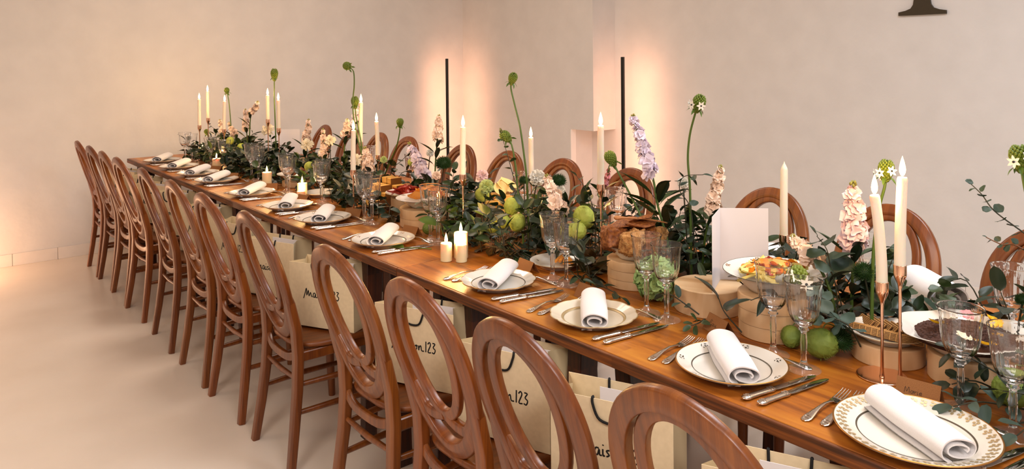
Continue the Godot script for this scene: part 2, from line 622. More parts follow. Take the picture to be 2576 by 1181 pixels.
func led_tube(at: Vector3, aim: float, label: String, energy := 1.0) -> void:
	var t := thing("floor_lamp", label, "lamp", at, aim)
	# local +z is the lit side
	obj("pole", boxm(Vector3(0.026, 1.46, 0.03), 0.003, Vector3(0, 0.77, 0)), M.black_metal, t)
	var bs := Mb.new()
	bs.lathe([Vector2(0, 0), Vector2(0.11, 0), Vector2(0.112, 0.004), Vector2(0.108, 0.014), Vector2(0.02, 0.018), Vector2(0.018, 0.045), Vector2(0, 0.045)], 32)
	obj("base", bs, M.black_metal, t)
	var em := smat("led_strip", Color(1, 0.9, 0.8), 0.5)
	em.emission_enabled = true
	em.emission = Color(1.0, 0.62, 0.40)
	em.emission_energy_multiplier = 1.5
	obj("light_strip", boxm(Vector3(0.016, 1.40, 0.006), 0.001, Vector3(0, 0.78, 0.0185)), em, t)
	var l := AreaLight3D.new()
	l.name = "strip_light"
	l.area_size = Vector2(0.02, 1.40)
	l.light_energy = energy
	l.light_color = Color(1.0, 0.70, 0.54)
	l.area_range = 12.0
	l.area_attenuation = 2.0
	l.shadow_enabled = true
	l.position = Vector3(0, 0.78, 0.026)
	l.rotation.y = PI
	t.add_child(l)

func build_lamps() -> void:
	led_tube(Vector3(4.345, 0, -6.38), deg_to_rad(133), "slim black upright light bar glowing pink in the far corner", 0.45)
	led_tube(Vector3(4.72, 0, -4.33), deg_to_rad(112), "slim black upright light bar glowing pink beside the hanging wall box", 0.45)
	# a globe lamp on the floor, just left of the picture
	var t := thing("globe_lamp", "white glowing globe lamp on the floor by the far wall", "lamp", Vector3(0.20, 0, -6.42))
	var b := Mb.new()
	b.lathe([Vector2(0, 0), Vector2(0.06, 0), Vector2(0.062, 0.01), Vector2(0.05, 0.02), Vector2(0, 0.02)], 24)
	obj("foot", b, M.black_metal, t)
	var gb := Mb.new()
	gb.grid(24, 14, func(u: float, v: float) -> Vector3:
		var q := (v - 0.5) * PI
		return Vector3(cos(q) * cos(u * TAU) * 0.12, 0.135 + sin(q) * 0.12, -cos(q) * sin(u * TAU) * 0.12), Transform3D.IDENTITY, true)
	var gm := smat("globe_glow", Color(1, 0.95, 0.88), 0.4)
	gm.emission_enabled = true
	gm.emission = Color(1.0, 0.80, 0.62)
	gm.emission_energy_multiplier = 1.2
	obj("lamp_globe", gb, gm, t)
	var l := OmniLight3D.new()
	l.name = "globe_light"
	l.light_color = Color(1.0, 0.76, 0.58)
	l.light_energy = 0.38
	l.light_size = 0.10
	l.omni_range = 12.0
	l.omni_attenuation = 2.0
	l.shadow_enabled = true
	l.position = Vector3(0, 0.135, 0)
	t.add_child(l)

# ------------------------------------------------------------------ tables
const TABLE_ENDS := [[-0.262, -2.343], [-2.347, -4.398], [-4.402, -6.372]]
const TX0 := 1.375
const TX1 := 2.48

func build_tables() -> void:
	var labels := ["long plank table nearest the camera, honey-brown top with dark worn edge", "middle plank table of the row, honey-brown top with candle-lit joint", "farthest plank table of the row, against the white far wall"]
	for t in 3:
		var z0: float = TABLE_ENDS[t][0]
		var z1: float = TABLE_ENDS[t][1]
		var o := thing("dining_table", labels[t], "table", Vector3((TX0 + TX1) / 2, 0, (z0 + z1) / 2), 0, "tables of the long row")
		var len := z0 - z1
		var wd := TX1 - TX0 - 0.012
		var n := 6
		for k in n:
			var pw := wd / n
			var b := Mb.new()
			b.cbox(Vector3(pw - 0.0008, 0.028, len), 0.0012)
			# uv from the plank's own place: grain along its length
			for q in b.v.size():
				b.uv[q] = Vector2(b.v[q].x / 0.42 + 0.37 * k + 0.21 * t, b.v[q].z / 1.3 + 0.43 * k)
			obj("plank", b, M["plank_%d" % ((k * 3 + t) % 4)], o, Transform3D(Basis(), Vector3(-wd / 2 + pw * (k + 0.5), 0.746, 0)))
		for s in [-1.0, 1.0]:
			# the worn edge of the top, bumpy along its length
			var e := Mb.new()
			var hz := FastNoiseLite.new()
			hz.seed = 60 + t * 2 + int(s)
			hz.frequency = 9.0
			var pts := []
			var scl := []
			for q in 61:
				pts.append(Vector3(0, 0, -len / 2 + len * q / 60.0))
				scl.append(Vector2(1.0 + 0.35 * hz.get_noise_1d(q * 0.033), 1.0 + 0.06 * hz.get_noise_1d(q * 0.05 + 9)))
			e.sweep(pts, rrect(0.012, 0.031, 0.004), Vector3.UP, false, scl)
			obj("edge_strip", e, M.table_edge, o, Transform3D(Basis(), Vector3(s * (wd / 2 + 0.005), 0.7440, 0)))
		for s in [-1.0, 1.0]:
			obj("end_batten", boxm(Vector3(wd - 0.12, 0.05, 0.05), 0.004, Vector3(0, 0.706, s * (len / 2 - 0.22))), M.table_leg, o)
	# splayed trestle legs, in pairs under each end
	var at := [[0, -1.385], [0, -2.05], [1, -2.56], [1, -4.2], [2, -4.72], [2, -6.1], [0, -0.55]]
	for a in at:
		var o: Node3D = get_node("dining_table" if a[0] == 0 else "dining_table_%03d" % a[0])
		for s in [-1.0, 1.0]:
			for u in [-1.0, 1.0]:
				var x: float = (TX0 + TX1) / 2 + s * 0.49 - o.position.x
				var z: float = a[1] - o.position.z
				var b := Mb.new()
				b.sweep([Vector3(x, 0, z + u * 0.135), Vector3(x, 0.36, z + u * 0.11), Vector3(x, 0.731, z + u * 0.085)], rrect(0.05, 0.068, 0.005), Vector3(1, 0, 0), false, [0.8, 0.95, 1.05])
				obj("leg", b, M.table_leg, o)

# ------------------------------------------------------------------ chairs
func bz(h: float) -> float:
	# depth of the chair back at height h (0 at the rear feet, + towards the seat)
	var hs := [0.0, 0.12, 0.3, 0.48, 0.60, 0.75, 0.85, 0.95]
	var zs := [0.0, 0.018, 0.04, 0.05, 0.022, -0.024, -0.055, -0.092]
	for k in 7:
		if h <= hs[k + 1]:
			return lerpf(zs[k], zs[k + 1], (h - hs[k]) / (hs[k + 1] - hs[k]))
	return zs[7]

func make_chair() -> Node3D:
	var t := thing("dining_chair", "brown wooden chair with an open double-oval back", "chair")
	var m: Material = M.chair_0
	# outer oval, egg-shaped, with a moulded section
	var sec := [Vector2(0.0225, -0.010), Vector2(0.0225, 0.011), Vector2(0.0185, 0.0155), Vector2(0.005, 0.017), Vector2(0.001, 0.0135), Vector2(-0.016, 0.0115), Vector2(-0.0225, 0.007), Vector2(-0.023, -0.006), Vector2(-0.018, -0.0115), Vector2(-0.002, -0.0135), Vector2(0.003, -0.0165), Vector2(0.019, -0.0155)]
	var pts := []
	for k in 64:
		var a := TAU * k / 64
		var h := 0.70 + 0.226 * sin(a)
		var x := 0.1665 * cos(a) * (1.0 + 0.10 * sin(a))
		pts.append(Vector3(x, h, bz(h)))
	var b := Mb.new()
	b.sweep(pts, sec, Vector3(0, 0.27, 0.96).normalized(), true)
	obj("back_frame", b, m, t)
	# inner oval, joined to the outer one at the crown
	var isec := [Vector2(0.0145, -0.007), Vector2(0.0145, 0.007), Vector2(0.010, 0.011), Vector2(-0.0095, 0.011), Vector2(-0.0145, 0.006), Vector2(-0.0145, -0.007), Vector2(-0.010, -0.011), Vector2(0.011, -0.011)]
	pts = []
	for k in 48:
		var a := TAU * k / 48
		var h := 0.736 + 0.166 * sin(a)
		var x := 0.107 * cos(a) * (1.0 + 0.10 * sin(a))
		pts.append(Vector3(x, h, bz(h) + 0.001))
	b = Mb.new()
	b.sweep(pts, isec, Vector3(0, 0.27, 0.96).normalized(), true)
	obj("inner_oval", b, m, t)
	# the two curling arms that hold the inner oval's foot
	for s in [-1.0, 1.0]:
		var c := curve([Vector3(s * 0.006, 0.566, bz(0.566)), Vector3(s * 0.05, 0.553, bz(0.553)), Vector3(s * 0.095, 0.558, bz(0.558)), Vector3(s * 0.122, 0.592, bz(0.592)), Vector3(s * 0.142, 0.618, bz(0.618))], 4)
		var scl := []
		for k in c.size():
			scl.append(1.25 - 0.35 * absf(k / (c.size() - 1.0) - 0.45))
		b = Mb.new()
		b.sweep(c, rrect(0.026, 0.02, 0.007), Vector3(0, 0.1, 1).normalized(), false, scl)
		obj("back_scroll", b, m, t)
	# rear legs run down out of the oval's flanks
	for s in [-1.0, 1.0]:
		var lp := []
		var scl := []
		for a in [[0.70, 0.162, 0.5], [0.62, 0.156, 0.9], [0.52, 0.148, 1.0], [0.42, 0.149, 1.0], [0.30, 0.154, 0.95], [0.16, 0.163, 0.88], [0.0, 0.178, 0.78]]:
			lp.append(Vector3(s * a[1], a[0], bz(a[0])))
			scl.append(a[2])
		b = Mb.new()
		b.sweep(lp, rrect(0.042, 0.036, 0.009), Vector3(0, 0, 1), false, scl)
		obj("leg", b, m, t)
		b = Mb.new()
		b.sweep([Vector3(s * 0.172, 0.434, 0.40), Vector3(s * 0.174, 0.25, 0.402), Vector3(s * 0.178, 0.0, 0.41)], ellipse(0.020, 0.020, 12), Vector3(0, 0, 1), false, [1.05, 1.0, 0.75])
		obj("leg", b, m, t)
	# saddle seat
	var outline := []
	for q in 40:
		var a := TAU * q / 40
		var ca := signf(cos(a)) * pow(absf(cos(a)), 0.55)
		var sa := signf(sin(a)) * pow(absf(sin(a)), 0.55)
		outline.append(Vector2(ca * (0.184 + 0.015 * sa), 0.245 + sa * 0.203))
	var lv := [[0.0, 0.434], [0.90, 0.434], [0.985, 0.440], [1.0, 0.449], [0.985, 0.458], [0.93, 0.461], [0.6, 0.454], [0.3, 0.451], [0.0, 0.450]]
	b = Mb.new()
	b.grid(40, 8, func(u: float, w: float) -> Vector3:
		var o: Vector2 = outline[roundi(u * 40) % 40]
		var l: Array = lv[roundi(w * 8)]
		return Vector3(o.x * l[0], l[1], 0.245 - (0.245 - o.y) * l[0] * -1.0 * -1.0), Transform3D(Basis(Vector3(-1, 0, 0), Vector3.UP, Vector3(0, 0, 1)), Vector3.ZERO), true)
	obj("seat", b, M.chair_seat, t)
	# arched rail under the back, seat rails, stretchers
	b = Mb.new()
	b.sweep(curve([Vector3(-0.15, 0.425, 0.048), Vector3(-0.07, 0.398, 0.040), Vector3(0.07, 0.398, 0.040), Vector3(0.15, 0.425, 0.048)], 4), rrect(0.03, 0.018, 0.005), Vector3(0, 0, 1))
	obj("back_rail", b, m, t)
	for s in [-1.0, 1.0]:
		b = Mb.new()
		b.cbox(Vector3(0.018, 0.036, 0.35), 0.003, Transform3D(Basis(), Vector3(s * 0.158, 0.418, 0.22)))
		obj("seat_rail", b, m, t)
		for y in [0.315, 0.215]:
			b = Mb.new()
			b.tube([Vector3(s * (0.153 if y > 0.3 else 0.158), y, bz(y)), Vector3(s * 0.168, y + 0.004, 0.20), Vector3(s * 0.174, y, 0.402)], [0.009, 0.0115, 0.009], 8)
			obj("stretcher", b, m, t)
	b = Mb.new()
	b.tube([Vector3(-0.153, 0.335, 0.043), Vector3(0, 0.327, 0.043), Vector3(0.153, 0.335, 0.043)], [0.008, 0.0105, 0.008], 8)
	obj("stretcher", b, m, t)
	b = Mb.new()
	b.tube([Vector3(-0.174, 0.26, 0.402), Vector3(0, 0.262, 0.402), Vector3(0.174, 0.26, 0.402)], [0.008, 0.011, 0.008], 8)
	obj("stretcher", b, m, t)
	return t

const LEFT_CHAIRS := [0.812, 1.251, 1.651, 2.108, 2.789, 3.307, 3.768, 4.303, 4.890, 5.290, 5.690, 6.110]
const RIGHT_CHAIRS := [0.775, 1.277, 1.766, 2.545, 3.036, 3.516, 3.985, 4.66, 5.07, 5.5, 6.012]

func build_chairs() -> void:
	var proto := make_chair()
	var turns := [0.02, -0.02, 0.0, 0.015, -0.01, 0.02, 0.0, -0.02, 0.03, 0.0, 0.02, -0.02]
	for k in LEFT_CHAIRS.size():
		var at := Vector3(1.08, 0, -LEFT_CHAIRS[k])
		var label: String = "brown oval-back wooden chair, %s from the near end of the front row" % ORDN[k]
		if k == 11:
			label = "brown oval-back wooden chair, last of the front row by the far wall"
		var o: Node3D
		if k == 0:
			o = proto
			o.position = at
			o.rotation.y = PI / 2 + turns[k]
			tag(o, label, "chair", "oval-back chairs of the front row")
		else:
			o = dup(proto, at, PI / 2 + turns[k], label, "oval-back chairs of the front row")
		retone(o, k)
	for k in RIGHT_CHAIRS.size():
		var o := dup(proto, Vector3(2.76, 0, -RIGHT_CHAIRS[k]), -PI / 2 - turns[k], "brown oval-back wooden chair, %s from the near end across the table" % ORDN[k], "oval-back chairs across the table")
		retone(o, k + 1)

func retone(o: Node3D, k: int) -> void:
	for ch in o.get_children():
		if ch is MeshInstance3D and not String(ch.name).begins_with("seat") or String(ch.name).begins_with("seat_rail"):
			ch.material_override = M["chair_%d" % (k % 3)]

# ------------------------------------------------------------------ paper bags
const STROKES := [
	[[0, -0.15], [0.18, 0.35], [0.38, 0.95], [0.42, 0.2], [0.62, 0.75], [0.70, 0.15], [0.9, 0.55], [1.0, 0.2], [1.15, 0.1]],
	[[1.5, 0.5], [1.3, 0.5], [1.22, 0.2], [1.4, 0.08], [1.52, 0.45], [1.55, 0.1], [1.7, 0.1]],
	[[1.76, 0.5], [1.78, 0.1], [1.9, 0.12]], [[1.77, 0.72], [1.79, 0.78]],
	[[2.2, 0.5], [2.0, 0.42], [2.18, 0.2], [2.0, 0.08]],
	[[2.5, 0.5], [2.32, 0.3], [2.4, 0.08], [2.58, 0.25], [2.5, 0.5], [2.66, 0.42]],
	[[2.75, 0.5], [2.78, 0.1], [2.82, 0.35], [2.98, 0.5], [3.06, 0.12], [3.3, 0.1]],
	[[3.5, 0.95], [3.48, 0.05]],
	[[3.68, 0.75], [3.85, 0.92], [3.95, 0.7], [3.7, 0.1], [4.0, 0.08]],
	[[4.15, 0.9], [4.4, 0.86], [4.22, 0.55], [4.42, 0.35], [4.3, 0.05], [4.1, 0.12]]]

func writing(strokes: Array, em: float, pen: float) -> Mb:
	# pen strokes lying in the xy plane, centred, raised by a hair
	var b := Mb.new()
	var lo := 1e9
	var hi := -1e9
	for s in strokes:
		for p in s:
			lo = minf(lo, p[0])
			hi = maxf(hi, p[0])
	for s in strokes:
		var pts := []
		for p in s:
			pts.append(Vector3((p[0] - (lo + hi) / 2) * em, p[1] * em, 0))
		if pts.size() > 2:
			pts = curve(pts, 4)
		b.sweep(pts, ellipse(pen, 0.0004, 6), Vector3(0, 0, 1))
	return b

func make_bag() -> Node3D:
	var t := thing("paper_bag", "bag", "bag")
	var w := 0.30
	var h := 0.248
	var d := 0.11
	# local +z is the printed face
	var front := Mb.new()
	front.cbox(Vector3(w, h, 0.0016), 0.0004, Transform3D(Basis(), Vector3(0, h / 2, d / 2)))
	var back := Mb.new()
	back.cbox(Vector3(w, h, 0.0016), 0.0004, Transform3D(Basis(), Vector3(0, h / 2, -d / 2)))
	obj("front_panel", front, M.bag_paper, t)
	obj("back_panel", back, M.bag_paper, t)
	for s in [-1.0, 1.0]:
		var sd := Mb.new()
		# gusset: two leaves creased inwards towards the top
		sd.grid(4, 6, func(u: float, v: float) -> Vector3:
			var fold: float = (1.0 - absf(u * 2 - 1)) * 0.035 * smoothstep(0.25, 1.0, v)
			return Vector3(s * (w / 2 - fold), v * h, s * -(u - 0.5) * d))
		obj("gusset", sd, M.bag_side, t)
	obj("bottom_panel", boxm(Vector3(w, 0.002, d), 0.0004, Vector3(0, 0.001, 0)), M.bag_paper, t)
	obj("liner", boxm(Vector3(w * 0.55, 0.10, 0.001), 0.0002, Vector3(0.03, h - 0.055, -0.02)), M.card, t)
	for s in [-1.0, 1.0]:
		# a rope loop that comes over the top edge and hangs down
		var rp := curve([Vector3(-0.040, h - 0.020, s * (d / 2 - 0.005)), Vector3(-0.041, h + 0.003, s * (d / 2 - 0.001)), Vector3(-0.040, h - 0.012, s * (d / 2 + 0.0045)), Vector3(-0.022, h - 0.046, s * (d / 2 + 0.005)), Vector3(0.022, h - 0.048, s * (d / 2 + 0.005)), Vector3(0.040, h - 0.014, s * (d / 2 + 0.0045)), Vector3(0.041, h + 0.003, s * (d / 2 - 0.001)), Vector3(0.040, h - 0.020, s * (d / 2 - 0.005))], 5)
		var r := Mb.new()
		r.tube(rp, 0.0032, 8)
		obj("handle", r, M.rope, t)
	obj("lettering", writing(STROKES, 0.0375, 0.0020), M.ink, t, Transform3D(Basis(), Vector3(0, h * 0.46, d / 2 + 0.0012)))
	return t

func build_bags() -> void:
	var proto := make_bag()
	for k in LEFT_CHAIRS.size():
		var d: float = LEFT_CHAIRS[k]
		var at := Vector3(1.315, 0.461, -(d - 0.02))
		var turn := -PI / 2 + deg_to_rad(20.0 + [4, 3, 0, 4, 8, 2, -3, 4, 0, 3, -2, 2][k])
		var o := proto if k == 0 else dup(proto, at, turn)
		o.position = at
		o.rotation.y = turn
		tag(o, "cream paper bag with black handwritten print on the %s front-row chair" % ORD[k], "bag", "paper bags on the front-row chairs")
	var tagged: Node3D = get_node("paper_bag_003")
	obj("label_tag", boxm(Vector3(0.022, 0.022, 0.0006), 0.0001, Vector3(-0.055, 0.240, 0.0575)), M.tag_white, tagged)
	tag(tagged, "cream paper bag with a small white tag on the fourth front-row chair", "bag", "paper bags on the front-row chairs")

# ------------------------------------------------------------------ place settings
const TOP := 0.7602
const PLATES := [0.638, 1.052, 1.505, 1.939, 2.688, 3.24, 3.641, 4.13, 4.72, 5.09, 5.505, 5.927]
const NAP_ANGLE := [61, 49, 46, 34, 44, 54, 60, 46, 45, 47, 50, 55]

func plate_mesh(r: float, scallop: float, lobes: int, key: String) -> void:
	var s := r / 0.125
	var md := func(t: float, pr: float, _y: float) -> float: return 1.0 + scallop * pow(absf(cos(t * lobes / 2.0)), 0.7) * smoothstep(0.6, 1.0, pr / r) - scallop * smoothstep(0.6, 1.0, pr / r)
	var pr := []
	for a in [[0, .004], [.05, .004], [.070, .003], [.073, 0], [.077, 0], [.080, .006], [.10, .0125], [.122, .0215], [.1245, .0232], [.125, .0245], [.124, .0255], [.121, .0248], [.10, .0165], [.089, .0127], [.083, .0088], [.06, .0076], [0, .0074]]:
		pr.append(Vector2(a[0] * s, a[1]))
	var b := Mb.new()
	b.lathe(pr, 96, Transform3D.IDENTITY, md)
	G["plate_" + key] = b.mesh()
	var g := Mb.new()
	var gp := []
	for a in [[.1228, .0252], [.1242, .0248], [.1252, .0240], [.1257, .0246], [.1252, .0258], [.1240, .0262], [.1228, .0258], [.1228, .0252]]:
		gp.append(Vector2(a[0] * s, a[1]))
	g.lathe(gp, 96, Transform3D.IDENTITY, md)
	G["rim_" + key] = g.mesh()
	var q := Mb.new()
	q.lathe([Vector2(0.0885 * s, 0.0118), Vector2(0.0895 * s, 0.0132), Vector2(0.088 * s, 0.0131), Vector2(0.0868 * s, 0.0118)], 96)
	G["band_" + key] = q.mesh()
	var w := Mb.new()
	w.lathe([Vector2(0.0885 * s, 0.0118), Vector2(0.0915 * s, 0.0139), Vector2(0.0875 * s, 0.0128), Vector2(0.0838 * s, 0.0098)], 96)
	G["wide_" + key] = w.mesh()

func motif(kind: String, r: float) -> Mb:
	# small printed sprays round the rim, a hair above the glaze
	var b := Mb.new()
	var s := r / 0.125
	var n := 7 if kind == "spray" else 46
	var slope := atan2(0.0083, 0.021 * s)
	for k in n:
		var a := TAU * k / n
		var rim := Transform3D(Basis(Vector3.UP, a), Vector3.ZERO) * Transform3D(Basis(Vector3(0, 0, 1), slope), Vector3(0.110 * s, 0.0211, 0))
		if kind == "spray":
			for i in 9:
				var px := 0.0035 * sin(i * 2.4) + 0.002 * cos(i * 5.1)
				var pz := (i - 4) * 0.0022
				b.grid(6, 1, func(u: float, v: float) -> Vector3: return Vector3(px + v * 0.0026 * cos(u * TAU), 0.0002, pz - v * 0.0013 * sin(u * TAU)), rim * Transform3D(Basis(Vector3.UP, i * 1.1), Vector3.ZERO))
		else:
			for i in 4:
				b.grid(6, 1, func(u: float, v: float) -> Vector3: return Vector3((0.009 - 0.0045 * i) + v * (0.0035 + 0.001 * (i % 2)) * cos(u * TAU), 0.0003, (i % 2 - 0.5) * 0.006 - v * 0.0032 * sin(u * TAU)), rim)
	return b

func make_napkin() -> Node3D:
	var t := thing("napkin", "napkin", "napkin")
	# a flattened roll: the spiral is the section, swept along z
	var outer := []
	var inner := []
	var n := 110
	for k in n + 1:
		var q := float(k) / n
		var a := -0.6 + q * TAU * 1.8
		var r := 0.010 + 0.0235 * pow(q, 0.9)
		var e := Vector2(cos(a) * r * 1.12, sin(a) * r * (0.56 + 0.12 * q))
		var nr := Vector2(cos(a) * 0.7, sin(a)).normalized()
		outer.append(e + nr * 0.0014)
		inner.append(e - nr * 0.0014)
	# a loose flap at the end
	outer.append(Vector2(-0.036, -0.0215))
	inner.append(Vector2(-0.036, -0.0240))
	var loop := inner.duplicate()
	var ro := outer.duplicate()
	ro.reverse()
	loop.append_array(ro)
	loop.reverse()
	var L := 0.205
	var b := Mb.new()
	var m := loop.size()
	b.grid(m, 8, func(u: float, v: float) -> Vector3:
		var p: Vector2 = loop[roundi(u * m) % m]
		var bulge := 1.0 + 0.05 * sin(v * PI) + 0.02 * sin(v * 9.0 + p.x * 60.0)
		return Vector3(p.x * bulge, p.y * bulge, (v - 0.5) * L + 0.003 * sin(p.x * 90.0)), Transform3D.IDENTITY, true)
	for side in [0, 1]:
		var z: float = (side - 0.5) * L
		for k in outer.size() - 1:
			var pts := []
			for p in [outer[k], outer[k + 1], inner[k + 1], inner[k]]:
				var bl := 1.0 + 0.02 * sin((0.0 if side == 0 else 9.0) + p.x * 60.0)
				pts.append(Vector3(p.x * bl, p.y * bl, z + 0.003 * sin(p.x * 90.0)))
			b.poly(pts, Vector3(0, 0, -z * 3))
	obj("rolled_cloth", b, M.linen, t, Transform3D(Basis(), Vector3(0, 0.0245, 0)))
	return t

func make_knife() -> Node3D:
	var t := thing("table_knife", "knife", "knife")
	var h := Mb.new()
	var pts := []
	var sc := []
	for a in [[0.0, 0.3, 0.4], [0.004, 0.85, 0.8], [0.012, 1.1, 1.0], [0.022, 0.95, 0.95], [0.045, 0.85, 0.9], [0.07, 0.85, 0.9], [0.085, 1.0, 1.0], [0.092, 0.85, 0.9], [0.096, 0.7, 0.6]]:
		pts.append(Vector3(0, 0.0055, a[0]))
		sc.append(Vector2(a[1], a[2]))
	h.sweep(pts, ellipse(0.0095, 0.0052, 12), Vector3.UP, false, sc)
	# raised beads along the handle's shoulders
	for z in [0.010, 0.016, 0.080, 0.088]:
		h.tube([Vector3(-0.007, 0.0092, z), Vector3(0, 0.0112, z + 0.002), Vector3(0.007, 0.0092, z)], 0.0011, 5)
	obj("handle", h, M.silver, t)
	var b := Mb.new()
	var bp := []
	var bs := []
	for a in [[0.094, 0.55, 1.6], [0.105, 0.9, 1.1], [0.14, 1.0, 1.0], [0.19, 1.0, 0.9], [0.215, 0.85, 0.8], [0.228, 0.5, 0.6], [0.233, 0.12, 0.4]]:
		bp.append(Vector3(0.002 * a[1], 0.0045, a[0]))
		bs.append(Vector2(a[1], a[2]))
	b.sweep(bp, ellipse(0.0095, 0.0012, 10), Vector3.UP, false, bs)
	obj("blade", b, M.blade, t)
	return t

func fork_handle(len: float) -> Mb:
	var h := Mb.new()
	var pts := []
	var sc := []
	for a in [[0.0, 0.35, 0.6, 0.0018], [0.006, 0.95, 1.0, 0.0022], [0.016, 1.1, 1.2, 0.003], [0.03, 0.95, 1.2, 0.005], [0.055, 0.55, 1.2, 0.0085], [0.085, 0.36, 1.3, 0.0105], [0.105, 0.36, 1.3, 0.0085], [0.118, 0.55, 1.1, 0.006]]:
		pts.append(Vector3(0, a[3], a[0] * len / 0.17))
		sc.append(Vector2(a[1], a[2]))
	h.sweep(pts, ellipse(0.0098, 0.0018, 12), Vector3.UP, false, sc)
	for z in [0.010, 0.018, 0.027]:
		h.tube([Vector3(-0.006, 0.0055, z), Vector3(0, 0.0068, z + 0.003), Vector3(0.006, 0.0055, z)], 0.0009, 5)
	return h

func make_fork() -> Node3D:
	var t := thing("table_fork", "fork", "fork")
	obj("handle", fork_handle(0.17), M.silver, t)
	var b := Mb.new()
	b.sweep(curve([Vector3(0, 0.006, 0.116), Vector3(0, 0.0038, 0.126), Vector3(0, 0.0034, 0.138), Vector3(0, 0.0045, 0.144)], 3), ellipse(0.0115, 0.0011, 12), Vector3.UP, false, [0.45, 0.62, 0.8, 0.9, 0.98, 1.0, 1.02, 1.0, 1.0, 1.0])
	for k in 4:
		var x := (k - 1.5) * 0.0062
		b.sweep([Vector3(x, 0.0042, 0.142), Vector3(x, 0.006, 0.158), Vector3(x * 0.97, 0.0098, 0.176), Vector3(x * 0.96, 0.0125, 0.185)], ellipse(0.0017, 0.0010, 8), Vector3.UP, false, [1.0, 1.0, 0.9, 0.4])
	obj("head", b, M.silver, t)
	return t

func make_spoon() -> Node3D:
	var t := thing("dessert_spoon", "spoon", "spoon")
	obj("handle", fork_handle(0.16), M.silver, t)
	var b := Mb.new()
	b.grid(20, 6, func(u: float, v: float) -> Vector3:
		var a := u * TAU
		return Vector3(cos(a) * 0.0155 * v, 0.0012 + 0.0055 * v * v, 0.132 - sin(a) * 0.023 * v), Transform3D.IDENTITY, true)
	b.grid(20, 6, func(u: float, v: float) -> Vector3:
		var a := u * TAU
		return Vector3(cos(a) * 0.0155 * v, 0.0002 + 0.0055 * v * v, 0.132 + sin(a) * 0.023 * v), Transform3D.IDENTITY, true)
	obj("bowl", b, M.silver, t)
	return t

func plate_at(at: Vector3, turn: float, key: String, ornament: String, label: String, group: String) -> void:
	var t := thing("dinner_plate", label, "plate", at, turn, group)
	part("plate_body", G["plate_" + key], M.porcelain_cream if ornament == "wide" else M.porcelain, t)
	var r := part("gilt_rim", G["rim_" + key], M.gilt if ornament != "wide" else M.gilt_pale, t)
	tag(r, "thin gold rim")
	part("inner_band", G["wide_" + key] if ornament == "wide" else G["band_" + key], M.gilt_pale if ornament == "wide" else M.motif_grey, t)
	if ornament == "spray":
		part("printed_sprays", G.spray, M.motif_grey, t)
	elif ornament == "gold_spray":
		part("printed_sprays", G.spray, M.motif_gold, t)
	elif ornament == "lace":
		part("gilt_lace", G.lace, M.gilt_pale, t)

